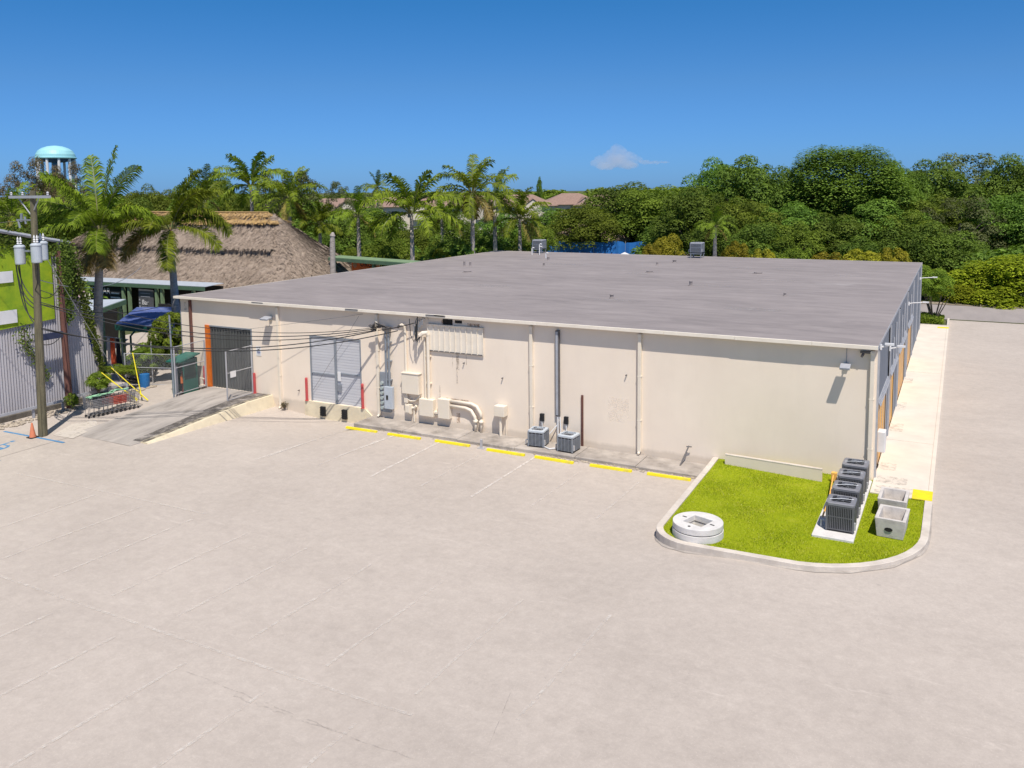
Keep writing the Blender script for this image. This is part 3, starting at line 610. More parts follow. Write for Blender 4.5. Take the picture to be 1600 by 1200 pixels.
# bollards beside the doors
for x, lab, h in ((-29.0, 'red guard post left of the pale shuttered dock door', 1.25), (-25.12, 'red guard post right of the pale shuttered dock door', 1.3), (-36.95, 'pinkish red guard post left of the orange door frame', 1.2), (-32.9, 'red guard post right of the dark ribbed door', 1.15)):
    k = MB(); k.lathe([(.075, 0), (.075, h), (.05, h + .04), (.001, h + .05)], (0, 0, 0), 12); k.lathe([(.11, 0), (.11, .02)], (0, 0, 0), 12)
    o = k.build('guard_post', M['red'], smooth=False); o.location = (x, -.1, -.005); tag(o, lab, 'guard post', 'red posts guarding the doors')
# security sign
t = thing('warning_sign', 'small white warning sign with camera symbol beside the dark ribbed door', 'sign', (-32.55, -.01, 2.2))
k = MB(); k.box(-.19, .19, -.012, 0, 0, .56); k.build('board', M['white'], t)
k = MB(); k.box(-.08, .07, -.016, -.0125, .30, .38); k.add([(-.12, -.0155, .5), (-.02, -.0155, .5), (-.07, -.0155, .43)], [(0, 2, 1)]); k.add([(.12, -.0155, .5), (.02, -.0155, .5), (.07, -.0155, .43)], [(0, 1, 2)]); k.build('camera_symbol', M['black'], t)
k = MB(); k.box(-.13, .12, -.015, -.0125, .16, .26); k.box(-.10, .11, -.015, -.0125, .10, .13); k.build('text_block', pbr('sign_blue', (.22, .24, .36), None, 3), t)
# floodlights on the wall
def flood(x, z, label, w=.42, cond=.7):
    t = thing('floodlight', label, 'floodlight', (x, 0, z), 'floodlights on the cream wall')
    k = MB(); k.box(-.09, .09, -.1, -.004, -.1, .1); k.tube([(0, -.06, 0), (0, -.3, .03)], .03, 8); k.build('bracket', M['ac_grey'], t)
    k = MB(); Rm = Matrix.Translation((0, -.42, .04)) @ Matrix.Rotation(math.radians(14), 4, 'X'); k.box(-w / 2, w / 2, -.22, .2, -.05, .05, Rm); k.build('lamp_head', M['light_grey'], t, bevel=.02)
    k = MB(); k.box(-w / 2 + .03, w / 2 - .03, -.19, .17, -.06, -.052, Rm); k.build('lens', M['glass'], t)
    if cond:
        k = MB(); k.tube([(0, -.03, .1), (0, -.03, .1 + cond)], .012, 6); k.build('conduit', M['ac_grey'], t)
flood(-31.5, 4.45, 'floodlight beside the cream downspout above the dark ribbed door', .55, 0)
flood(-1.12, 4.45, 'floodlight hanging from the eave near the front right corner', .38, .6)
# corner camera cluster
k = MB(); k.box(-.62, -.2, -.14, -.02, 5.02, 5.1); k.tube([(-.5, -.1, 5.0), (-.55, -.22, 4.9)], .05, 8); tag(k.build('security_camera', M['ac_brown']), 'small dark camera bracket under the eave at the corner downspout', 'camera')
# ------------------------------------------------------------------ electrical equipment
C1 = M['cream']; z0s = -.36
t = thing('meter_bank', 'grey six-meter bank with twin steel conduits rising to a cable head', 'electric meters', (-23.5, 0, .1))
k = MB(); k.box(-.42, .22, -.14, -.004, -.12, 2.0); k.build('backing_cabinet', M['meter'], t, bevel=.01)
k = MB()
for i in range(6): z = .12 + i * .26; k.tube([(-.26, -.14, z), (-.26, -.25, z)], .09, 12)
k.build('meter_glass', M['glass'], t)
k = MB()
for i in range(6): z = .12 + i * .26; k.tube([(-.26, -.14, z), (-.26, -.17, z)], .115, 12)
k.build('meter_ring', M['galv'], t)
k = MB(); k.box(-.02, .5, -.34, -.142, .12, 1.3); cb = k.build('switch_cabinet', M['transformer'], t, bevel=.02)
k = MB(); k.box(.12, .24, -.36, -.342, .62, .85); k.build('switch', M['black'], cb)
k = MB(); k.tube([(.06, -.2, 1.3), (.06, -.2, 4.25)], .055, 8); k.tube([(.25, -.2, 1.3), (.25, -.2, 4.25)], .055, 8)
for z in (1.6, 2.6, 3.6): k.box(-.02, .33, -.2, -.004, z, z + .05)
k.build('conduit', M['meter'], t)
k = MB(); k.box(-.05, .36, -.3, -.1, 4.2, 4.42); rr = random.Random(3)
for i in range(9):
    a = rr.uniform(-.8, .25); z = 4.3 + rr.uniform(-.08, .2); k.tube([(a, -.45, z), (a + .12, -.45, z + .04)], rr.uniform(.04, .08), 7)
k.build('cable_head', M['ac_brown'], t)
k = MB()
for i in range(7):
    x0 = .1 + i * .03; k.tube([(x0, -.25, 4.4), (x0 - .2 - .07 * i, -.55, 4.5 + .03 * i), (x0 - .45 - .08 * i, -.5, 4.25), (x0 - .6, -.46, 4.22)], .018, 5)
k.build('cable_loop', M['wire'], t)
t = thing('service_conduit', 'cream gooseneck conduit running down to the square wall box', 'conduit', (-22.3, 0, .3))
k = MB(); k.tube([(-.2, -.26, 4.35), (-.06, -.22, 4.42), (.03, -.14, 4.3), (.04, -.1, 4.1), (.05, -.1, .75), (.07, -.1, .5)], .065, 8)
k.box(-.05, .17, -.2, -.004, .35, .6); k.build('pipe', C1, t, smooth=False)
k = MB(); k.tube([(-.27, -.3, 4.26), (-.14, -.3, 4.40)], .07, 8); k.build('cap', M['ac_brown'], t)
t = thing('junction_box', 'large square cream box between two conduits left of the louvre panel', 'electrical box', (-21.9, 0, 1.15), 'cream electrical boxes on the wall')
k = MB(); k.box(-.52, .52, -.3, -.004, 0, 1.05); k.build('box', C1, t, bevel=.02)
k = MB(); k.box(-.55, .55, -.33, -.0035, 1.052, 1.09); k.build('lid', C1, t)
k = MB(); k.tube([(-.42, -.12, .0), (-.36, -.12, -.28), (-.1, -.12, -.4), (.2, -.12, -.36), (.42, -.12, -.15), (.46, -.12, .0)], .055, 8); k.build('pipe', C1, t, smooth=True)
t = thing('riser_conduit', 'pair of tall cream risers with a tangled cable head beside the louvre panel', 'conduit', (-20.95, 0, .95))
k = MB(); k.tube([(-.12, -.12, .0), (-.12, -.12, 3.2)], .05, 8); k.tube([(.1, -.14, 0), (.1, -.14, 3.3)], .085, 10)
for z in (.8, 2.2): k.box(-.2, .22, -.1, -.004, z, z + .05)
k.build('pipe', C1, t)
k = MB(); k.tube([(.1, -.14, 3.3), (.06, -.2, 3.45), (-.1, -.3, 3.42), (-.25, -.36, 3.3)], [.1, .11, .12, .11], 8); k.build('cable_head', C1, t)
k = MB(); rr = random.Random(5)
for i in range(6):
    a = rr.uniform(-.12, .1); k.tube([(-.25 + a, -.38, 3.25), (-.4 + a, -.5, 2.95 + .1 * rr.random()), (-.5 + a * 2, -.45, 3.3), (-.6 + a * 2.5, -.3, 3.75 + .12 * i)], .02, 5)
k.build('cable', M['wire'], t)
k = MB()
for i in range(5):
    x = -.62 + i * .13; z = 3.3 + i * .14; k.tube([(x, -.33, z), (x + .02, -.33, z + .22)], .035, 7); k.tube([(x, -.3, z + .2), (x - .05 + .05 * i, -.2, z + .5), (x + .05 * i, -.05, 4.1)], .016, 5)
k.build('insulator', M['ac_grey'], t)
t = thing('junction_box', 'cream box at the foot of the twin risers', 'electrical box', (-20.95, 0, .1), 'cream electrical boxes on the wall')
k = MB(); k.box(-.42, .42, -.3, -.004, 0, .88); k.build('box', C1, t, bevel=.02); k = MB(); k.box(.42, .66, -.2, -.004, .18, .28); k.tube([(.42, -.1, .1), (.7, -.1, .1)], .05, 8); k.build('pipe', C1, t)
t = thing('meter_can', 'small cream meter box left of the riser box, low on the wall', 'electrical box', (-22.05, 0, .08), 'cream electrical boxes on the wall')
k = MB(); k.box(-.26, .14, -.22, -.004, 0, .5); k.box(-.2, .04, -.26, -.222, .06, .44); k.build('box', C1, t, bevel=.02)
k = MB(); k.tube([(.14, -.12, .3), (.3, -.12, .34), (.4, -.12, .45)], .07, 8); k.tube([(.24, -.1, .3), (.24, -.1, -.4)], .04, 8); k.build('pipe', C1, t)
t = thing('junction_box', 'cream box feeding the two bent pipes below the louvre panel', 'electrical box', (-19.9, 0, .1), 'cream electrical boxes on the wall')
k = MB(); k.box(-.33, .33, -.3, -.004, 0, 1.0); k.build('box', C1, t, bevel=.02)
k = MB()
for q, (zz, xe) in enumerate(((.92, 2.1), (.68, 1.78))):
    k.tube([(.33, -.14, zz), (xe - .55, -.14, zz - .02), (xe - .25, -.14, zz - .12), (xe - .04, -.14, zz - .42), (xe, -.14, zz - .7)], .085, 10); k.tube([(xe, -.14, zz - .62 if q == 0 else zz - .5), (xe, -.14, -.45)], .07, 10)
    k.tube([(xe, -.14, .12), (xe, -.14, -.02)], .12, 10)
k.build('bent_pipe', C1, t, smooth=True)
t = thing('meter_pedestal', 'cream box standing on a single pipe right of the bent pipes', 'electrical box', (-16.65, 0, -.36), 'cream electrical boxes on the wall')
k = MB(); k.box(-.28, .28, -.42, -.02, .98, 1.5); k.build('box', C1, t, bevel=.02); k = MB(); k.tube([(0, -.25, 0), (0, -.25, .98)], .07, 8); k.tube([(.2, -.06, 0), (.2, -.06, .98)], .02, 6); k.build('pipe', C1, t)
# disconnect switches near condensers
for x, lab in ((-14.5, 'black disconnect box on the wall above the left grey condenser'), (-13.85 + .6, 'black disconnect box beside the grey vertical duct')):
    t = thing('disconnect_box', lab, 'switch box', (x, 0, .5)); k = MB(); k.box(-.1, .1, -.13, -.004, .1, .45); k.build('box', M['black'], t, bevel=.01)
    k = MB(); k.tube([(0, -.08, .1), (.02, -.1, -.25), (-.12, -.35, -.55)], .025, 6); k.build('pipe', M['white'], t)
# bent standpipe and its mark near the right of slab
t = thing('vent_stub', 'small leaning rusty pipe with a cross handle near the grass island', 'pipe', (-7.5, -.35, -.37))
k = MB(); k.tube([(-.1, -.35, 0), (.12, .2, .75)], .03, 6); k.build('pipe', M['ac_brown'], t); k = MB(); k.tube([(.02, .15, .72), (.24, .2, .72)], .025, 6); k.build('handle', M['ac_brown'], t)
# ------------------------------------------------------------------ condensers
def rsq(s, r, n=5):
    P = []
    for cx_, cy_, a0 in ((s - r, s - r, 0), (-s + r, s - r, 90), (-s + r, -s + r, 180), (s - r, -s + r, 270)):
        for i in range(n): a = math.radians(a0 + 90 * i / (n - 1)); P.append((cx_ + r * math.cos(a), cy_ + r * math.sin(a)))
    return P
def condenser(name, label, loc, s, h, mb, mt, group, first=None, vert=True, rz=0, coil=None):
    if first is not None:
        c = clone(first); c.location = loc; c.rotation_euler = (0, 0, rz); c['label'] = label; return c
    t = thing(name, label, 'air conditioner', loc, group, rz)
    k = MB(); k.prism(rsq(s * .97, .06), 0, .05); k.build('base_pan', M['black'], t)
    k = MB(); k.prism(rsq(s * .92, .06), .05, h - .06); k.build('coil', M['black'] if vert else M['ac_brown'], t)
    k = MB()
    if vert:
        for side in range(4):
            Rm = Matrix.Rotation(side * math.pi / 2, 4, 'Z'); q = 15
            for i in range(q):
                x = -s * .88 + i * s * 1.76 / (q - 1); k.box(x - .014, x + .014, -s, -s + .03, .06, h - .1, Rm)
            for z in (.06, h * .5, h - .14): k.box(-s * .93, s * .93, -s + .004, -s + .024, z, z + .03, Rm)
    else:
        for side in range(4):
            Rm = Matrix.Rotation(side * math.pi / 2, 4, 'Z')
            for i in range(int((h - .2) / .055)): z = .08 + i * .055; k.box(-s * .9, s * .9, -s, -s + .025, z, z + .02, Rm)
            for x in (-s * .45, 0, s * .45): k.box(x - .01, x + .01, -s - .006, -s + .02, .06, h - .1, Rm)
    for sx in (-1, 1):
        for sy in (-1, 1): k.box(sx * s * .94 - .03, sx * s * .94 + .03, sy * s * .94 - .03, sy * s * .94 + .03, .03, h - .06)
    k.build('side_grille', mb, t)
    # top with round opening
    k = MB(); n = 20; out = rsq(s * 1.02, .1, 6); N = len(out); R = s * .88
    inn = [(R * math.cos(math.atan2(y, x)), R * math.sin(math.atan2(y, x))) for x, y in out]
    vs = [(x, y, h - .09) for x, y in out] + [(x, y, h - .015) for x, y in out] + [(x * .96, y * .96, h) for x, y in out] + [(x, y, h + .012) for x, y in inn] + [(x * .97, y * .97, h - .1) for x, y in inn]
    k.add(vs, [(j * N + i, j * N + (i + 1) % N, (j + 1) * N + (i + 1) % N, (j + 1) * N + i) for j in range(4) for i in range(N)]); k.build('top_cover', mt, t)
    k = MB(); k.lathe([(.001, h - .12), (R * .95, h - .12), (R * .95, h + .006), (R * .93, h + .006), (R * .93, h - .1)], (0, 0, 0), 24); k.build('fan_well_shade', M['black'], t)  # black lining paints the shade inside the fan opening
    k = MB()
    for a in range(3):
        Rm = Matrix.Rotation(a * 2.094 + .4, 4, 'Z') @ Matrix.Translation((0, 0, h - .085)) @ Matrix.Rotation(.3, 4, 'X'); k.box(.05, R * .9, -.09, .09, -.006, .006, Rm)
    k.lathe([(.09, h - .11), (.09, h - .03), (.001, h - .025)], (0, 0, 0), 12); k.build('fan', M['black'], t)
    k = MB()
    for q in (2, 4): rr_ = R * q / 5; k.tube([(rr_ * math.cos(a * .2618), rr_ * math.sin(a * .2618), h + .012 + .02 * (1 - q / 6)) for a in range(25)], .0025, 4, False)
    for a in range(8): k.tube([(0, 0, h + .035), (R * math.cos(a * .785 + .3), R * math.sin(a * .785 + .3), h + .014)], .003 if a % 4 else .009, 4)
    k.build('fan_guard', M['ac_grey'] if vert else mt, t)
    k = MB(); k.box(s - .01, s + .05, -s * .9, -s * .6, .12, .35); k.tube([(-s - .02, -s * .5, .3), (-s - .16, -s * .5, .25), (-s - .16, -s * .5, .05)], .035, 8); k.build('service_valve', M['galv'], t)
    return t
k = MB(); k.add([(x, y, z) for z in (-.2, .03) for x, y in ((-1.32, -6.72), (-.02, -6.72), (-.02, -.3), (-1.32, -.3))], [(3, 2, 1, 0), (4, 5, 6, 7), (0, 1, 5, 4), (1, 2, 6, 5), (2, 3, 7, 6), (3, 0, 4, 7)])
tag(k.build('equipment_pad', M['pad'], bevel=.02), 'long white concrete pad under the four charcoal condensers', 'concrete pad')
G4 = 'charcoal condensers in a row on the pad'
first = condenser('air_condenser', 'charcoal condenser at the near end of the pad', (-.52, -5.72, .032), .44, .98, M['ac_dark'], M['ac_top'], G4)
for y, lab in ((-4.2, 'charcoal condenser second from the near end of the pad'), (-2.75, 'charcoal condenser third from the near end of the pad'), (-1.35, 'charcoal condenser at the far end of the pad, against the wall')):
    condenser('', lab, (-.53, y, .032), 0, 0, None, None, None, first, rz=random.Random(int(y * 10)).uniform(-.03, .03))
k = MB(); k.box(-1.45, -1.25, -1.0, -.8, .0, .35); k.tube([(-1.35, -1.15, .3), (-1.2, -3.4, .2), (-1.15, -5.4, .2)], .03, 6); tag(k.build('supply_box', M['plywood'], bevel=.02), 'orange-yellow box with lines behind the far charcoal condenser', 'box')
g1 = condenser('air_condenser', 'grey condenser on the slab by the cream downspout', (-14.35, -.78, -.355), .39, .78, M['ac_grey'], M['transformer'], 'grey condensers on the wall slab', vert=False, rz=.12)
g2 = condenser('', 'grey condenser on the slab below the grey vertical duct', (-12.75, -.9, -.355), 0, 0, None, None, None, g1, rz=-.05)
k = MB(); k.tube([(-13.9, -1.05, -.3), (-13.6, -1.2, -.32), (-13.3, -1.0, -.3), (-13.0, -.8, -.2)], .03, 6); k.tube([(-14.0, -.3, .1), (-13.7, -.08, .5), (-13.65, -.06, 1.2)], .025, 6); tag(k.build('refrigerant_line', M['white']), 'white hose between the two grey condensers', 'hose')
t = condenser('rooftop_condenser', 'grey rooftop unit at the back left of the roof by white pipes', (-33.6, 38.6, 5.75), .52, .9, M['ac_grey'], M['light_grey'], 'rooftop condensers', vert=True)
t2 = condenser('', 'grey rooftop unit near the middle of the back roof edge', (-17.9, 38.4, 5.8), 0, 0, None, None, None, t)
for x, y, lab in ((-33.6, 38.6, 'low metal stand under the back left rooftop unit'), (-17.9, 38.4, 'low metal stand under the middle rooftop unit')):
    k = MB()
    for sx in (-.45, .45):
        for sy in (-.45, .45): k.box(sx - .04, sx + .04, sy - .04, sy + .04, 0, .38)
    k.box(-.55, .55, -.5, -.4, .34, .4); k.box(-.55, .55, .4, .5, .34, .4); o = k.build('unit_stand', M['ac_grey']); o.location = (x, y, 5.352); tag(o, lab, 'stand', 'rooftop unit stands')
for x, y, h in ((-32.9, 37.2, .9), (-32.6, 36.6, .7), (-33.2, 36.2, .6), (-30.2, 33, .4)): k = MB(); k.tube([(x, y, 5.35), (x, y, 5.35 + h), (x + .1, y, 5.45 + h), (x + .25, y, 5.4 + h)], .05, 8); k.build('vent_pipe', M['white'], B)
# ------------------------------------------------------------------ concrete ring, vaults, low wall
t = thing('manhole_ring', 'round white concrete manhole cover slab with square opening on the grass island', 'concrete ring', (-4.72, -8.25, -.05))
t.rotation_euler = (0, 0, -.3)
def ringslab(z0, z1, R, sq):
    k = MB(); N = 48; vs = []
    for z in (z0, z1):
        for i in range(N): a = 2 * math.pi * i / N; vs.append((R * math.cos(a), R * math.sin(a), z))
        for i in range(N):
            a = 2 * math.pi * i / N; c_, s_ = math.cos(a), math.sin(a); q = sq / max(abs(c_), abs(s_)); vs.append((q * c_, q * s_, z))
    fs = [(N + i, N + (i + 1) % N, (i + 1) % N, i) for i in range(N)] + [(2 * N + i, 2 * N + (i + 1) % N, 3 * N + (i + 1) % N, 3 * N + i) for i in range(N)]
    fs += [(i, (i + 1) % N, 2 * N + (i + 1) % N, 2 * N + i) for i in range(N)] + [(N + (i + 1) % N, N + i, 3 * N + i, 3 * N + (i + 1) % N) for i in range(N)]
    k.add(vs, fs); return k
ringslab(0, .245, .84, .38).build('lower_slab', M['pad'], t, bevel=.012); ringslab(.275, .48, .83, .36).build('upper_slab', M['pad'], t, bevel=.015)
k = MB(); k.box(-.6, -.44, -.03, .03, .481, .486); k.box(.46, .62, -.02, .04, .481, .486); k.lathe([(.05, .481), (.05, .487)], (.05, -.6, 0), 12); k.build('lifting_slot', M['dark'], t)
k = MB(); k.box(-.34, .34, -.34, .34, .0, .02); k.build('inner_floor', M['vault'], t)
k = MB(); k.tube([(-.15, -.05, .2), (.15, .0, .22)], .03, 6); k.build('inner_bar', M['ac_grey'], t)
t = thing('concrete_vault', 'open concrete box with oval hole, nearer the kerb', 'concrete box', (1.02, -5.15, -.04), 'precast concrete boxes on the grass')
def trough(w0, w1, h, th, hole):
    k = MB()
    def ring(w_, z): return [(-w_[0], -w_[1], z), (w_[0], -w_[1], z), (w_[0], w_[1], z), (-w_[0], w_[1], z)]
    k.add(ring(w0, 0) + ring(w1, h) + ring((w1[0] - th, w1[1] - th), h) + ring((w0[0] - th, w0[1] - th), .06), [(j * 4 + i, j * 4 + (i + 1) % 4, (j + 1) * 4 + (i + 1) % 4, (j + 1) * 4 + i) for j in range(3) for i in range(4)] + [(12, 13, 14, 15), (3, 2, 1, 0)])
    return k
trough((.40, .60), (.47, .68), .66, .11, 0).build('body', M['vault'], t, bevel=.015)
k = MB(); 
Rm = Matrix.Rotation(math.radians(90 - 7), 4, 'X')
k.lathe([(.001, 0), (.11, 0)], (0, 0, 0), 20, Matrix.Translation((-.04, -.652, .30)) @ Matrix.Rotation(math.radians(83), 4, 'X') @ Matrix.Diagonal((1.15, .62, 1, 1))); k.build('hole', M['dark'], t)
t2 = clone(t); t2.location = (.93, -3.25, -.04); t2.rotation_euler = (0, 0, -.02); t2['label'] = 'open concrete box with oval hole, nearer the building'
t.rotation_euler = (0, 0, -.05)
k = MB(); k.add([(-5.95, -1.35, -.08), (-1.72, -1.55, -.08), (-1.72, -1.3, -.08), (-5.95, -1.1, -.08), (-5.95, -1.35, .16), (-1.72, -1.55, .5), (-1.72, -1.3, .5), (-5.95, -1.1, .16)], [(3, 2, 1, 0), (4, 5, 6, 7), (0, 1, 5, 4), (1, 2, 6, 5), (2, 3, 7, 6), (3, 0, 4, 7)])
k.v = [(-5.7, -.62, -.1), (-1.78, -1.1, -.1), (-1.78, -.95, -.1), (-5.7, -.47, -.1), (-5.7, -.62, .34), (-1.78, -1.1, .42), (-1.78, -.95, .42), (-5.7, -.47, .34)]
t = thing('low_wall', 'low cream wall with pale cap at the back of the grass island', 'wall', (-3.7, -.8, -.1), absolute=True)
k.build('body', M['stucco'], t)
c = MB(); c.add([(-5.70, -.625, .342), (-1.775, -1.105, .422), (-1.775, -.94, .422), (-5.70, -.46, .342), (-5.70, -.625, .38), (-1.775, -1.105, .46), (-1.775, -.94, .46), (-5.70, -.46, .38)], k.f); c.build('cap', M['curb'], t)
# ------------------------------------------------------------------ utility pole
PZ = g(-37.4, -9.95)
t = thing('utility_pole', 'weathered wooden utility pole with crossarm and grey transformers', 'utility pole', (-37.4, -9.95, PZ), absolute=True)
px_ = lambda z: -37.4 + .52 * (z / 12)
k = MB(); k.tube([(px_(z), -9.95, z) for z in (PZ - .1, 2, 5, 8, 11.7)], [.215, .2, .18, .16, .14], 12); k.build('pole', M['pole'], t)
Zt = 11.4
k = MB(); k.box(-38.55, -35.4, -10.15, -10.03, Zt - .06, Zt + .07); k.tube([(-37.9, -10.05, Zt - .05), (-37.07, -9.98, Zt - .9)], .03, 6); k.tube([(-36.3, -10.05, Zt - .05), (-37.07, -9.98, Zt - .9)], .03, 6); k.build('crossarm', M['light_grey'], t)
k = MB()
for x in (-38.4, -37.5, -35.55): k.lathe([(.03, 0), (.07, .04), (.04, .08), (.07, .12), (.03, .18)], (x, -10.09, Zt + .07), 8)
k.build('insulator', M['galv'], t)
k = MB(); k.box(-38.2, -37.0, -10.05, -9.99, 10.25, 10.33); k.tube([(-38.1, -10.02, 10.3), (-38.0, -10.02, 9.9)], .05, 8); k.tube([(-37.8, -10.02, 10.6), (-37.85, -10.02, 10.2)], .06, 8); k.tube([(-37.55, -10.02, 10.45), (-37.5, -10.02, 10.1)], .05, 8); k.build('cutout', M['meter'], t)
for x, y, z in ((-37.70, -10.3, 8.15), (-36.55, -10.2, 8.25), (-37.15, -9.5, 8.3)):
    k = MB(); k.lathe([(.001, 0), (.22, .0), (.235, .05), (.24, .8), (.26, .82), (.26, .87), (.18, .94), (.001, .96)], (x, y, z), 20); tr = k.build('transformer', M['transformer'], t, smooth=False)
    k = MB()
    for q in (-.1, .12): k.lathe([(.03, .97), (.06, 1.0), (.035, 1.05), (.06, 1.1), (.035, 1.15), (.05, 1.22), (.01, 1.34)], (x + q, y, z), 8)
    k.build('bushing', M['white'], tr)
    k = MB(); k.box(min(x, -37.12), max(x, -37.15), y + .1, y + .2, z + .6, z + .68); k.build('bracket', M['meter'], tr)
k = MB(); k.tube([(-37.25, -10.12, PZ), (-37.1, -10.1, 5), (-37.05, -10.05, 8)], .03, 6); k.build('ground_wire', M['pole'], t)
k = MB(); rr = random.Random(9)
for x0, z0, x1, z1, sg in ((-38.2, 8.9, -37.2, 6.2, .5), (-38.15, 8.9, -37.2, 5.4, 1.0), (-38.05, 8.8, -37.2, 6.5, .2), (-37.9, 8.8, -37.2, 5.2, .9), (-36.5, 8.9, -37.0, 6.9, .3), (-38.2, 8.85, -37.2, 6.0, .8)):
    pts = []
    for i in range(9):
        u = i / 8; pts.append((x0 + (x1 - x0) * u * u, -10.25 + .15 * u, z0 + (z1 - z0) * (u ** .6) - sg * .4 * math.sin(math.pi * u)))
    k.tube(pts, .025, 5)
k.build('drop_cable', M['wire'], t)
# second pole in reddish wood, wrapped at the top by vine
t = thing('wooden_pole', 'reddish brown wooden pole rising through vines against the corrugated wall', 'pole', (-41.2, -5.9, g(-41, -5.9)), absolute=True)
k = MB(); k.tube([(-41.15, -5.95, -.5), (-41.3, -5.9, 4), (-41.45, -5.85, 8.4)], [.19, .17, .14], 10); k.build('pole', M['red_wood'], t)
k = MB(); k.box(-41.35, -41.2, -7.6, -5.8, 3.6, 3.95); k.build('bracket_arm', pbr('navy_beam', (.03, .04, .09), None, 3), t)
# wires
def cable(name, pts_list, r, label, mat='wire', grp='overhead cables between the pole and the wall'):
    k = MB()
    for a, b_, sag in pts_list:
        a = Vector(a); b_ = Vector(b_); k.tube([a.lerp(b_, i / 24) - Vector((0, 0, sag * 4 * (i / 24) * (1 - i / 24))) for i in range(25)], r, 5, False)
    return tag(k.build(name, M[mat]), label, 'cable', grp)
hd = (-23.7, -.46, 4.36)
G_ = None
cable('overhead_cable', [((-37.1, -9.95, 4.95), (-23.95, -.46, 4.3), .95)], .026, 'lowest thick black cable sagging across the dark ribbed door and ending at the cable head')
cable('overhead_cable', [((-37.1, -9.95, 5.02), (-22.55, -.32, 4.4), 1.12)], .026, 'low thick black cable ending at the cream gooseneck conduit')
cable('overhead_cable', [((-37.05, -9.95, 6.3), (-23.9, -.46, 4.42), .95)], .022, 'middle sagging black cable, upper of its close pair')
cable('overhead_cable', [((-37.05, -9.95, 6.2), (-23.85, -.46, 4.36), 1.08)], .022, 'middle sagging black cable, lower of its close pair')
cable('overhead_cable', [((-37.0, -9.95, 6.9), (-23.8, -.46, 4.5), 1.0)], .018, 'uppermost sagging cable above the dark ribbed door')
cable('overhead_cable', [(hd, (-21.55, -.3, 4.85), .04)], .024, 'short black cable between the two cable heads', grp=None)
cable('guy_wire', [((-36.9, -2.2, 3.3), (-25.0, -.02, 5.07), .05)], .008, 'thin grey wire running from the gate post to a hook under the eave', 'ac_brown', None)
cable('guy_wire', [((-25.05, -.3, 5.0), (-28.6, -.03, .6), .02)], .008, 'thin grey wire hanging from the eave hook across the pale shuttered door', 'ac_brown', None)
cable('overhead_cable', [((-37.0, -9.95, 7.4), (-60, 14, 5.2), 1.0)], .022, 'pale cable running from the pole over the thatched hut yard', 'galv', None)
cable('overhead_cable', [((-37.05, -9.95, 6.6), (-41.3, -5.9, 6.6), .4)], .022, 'black cable looping from the utility pole to the top of the reddish pole', 'wire', None)
cable('overhead_cable', [((-37.05, -9.95, 6.2), (-52, 12, 3.4), .9)], .020, 'black cable running from the utility pole into the yard behind the palms', 'wire', None)
cable('overhead_cable', [((-37.1, -9.95, 4.2), (-41.3, -5.9, 3.9), .3)], .022, 'low black cable from the utility pole to the bracket of the reddish pole', 'wire', None)
cable('overhead_cable', [((-38.4, -10.1, 11.6), (-70, -30, 11.8), .8)], .012, 'thin bare wire leaving the left end of the crossarm', 'ac_brown', None)
cable('overhead_cable', [((-37.1, -10.1, 10.3), (-68, -31, 10.2), .8)], .012, 'thin bare wire leaving the pole below the crossarm', 'ac_brown', None)
cable('guy_wire', [((-37.0, -9.9, 9.3), (-38.9, -3.6, -.3), .0)], .012, 'thin steel guy wire from the pole down to the yellow sleeves', 'galv', None)
# yellow guy sleeves
for a, b_, lab in (((-38.0, -3.3, -.25), (-40.2, -3.9, 1.55), 'longest yellow guy wire sleeve reaching lowest to the right'), ((-38.35, -3.75, -.2), (-40.4, -4.4, 1.35), 'yellow guy wire sleeve in the middle of the bundle'), ((-38.4, -3.4, -.1), (-39.6, -2.9, 2.3), 'steepest yellow guy wire sleeve beside the first palm trunk'), ((-38.45, -3.6, -.2), (-39.7, -4.3, .9), 'shortest yellow guy wire sleeve above the carts')):
    k = MB(); k.tube([a, b_], .028, 8); k.tube([a, tuple(a[i] * .8 + b_[i] * .2 for i in range(3))], .04, 8); tag(k.build('guy_sleeve', M['yellow']), lab, 'guy sleeve', 'yellow guy wire sleeves')
# cone
t = thing('traffic_cone', 'faded orange traffic cone beside the utility pole', 'traffic cone', (-37.62, -10.35, g(-37.6, -10.3) + .012))
k = MB(); k.lathe([(.16, .03), (.15, .06), (.04, .72), (.03, .74), (.001, .74)], (0, 0, 0), 20); k.build('cone_body', pbr('faded_orange', (.72, .24, .12), (.62, .20, .10), 4, .6), t); k = MB(); k.prism(rsq(.22, .05), 0, .035); k.build('base', M['black'], t)
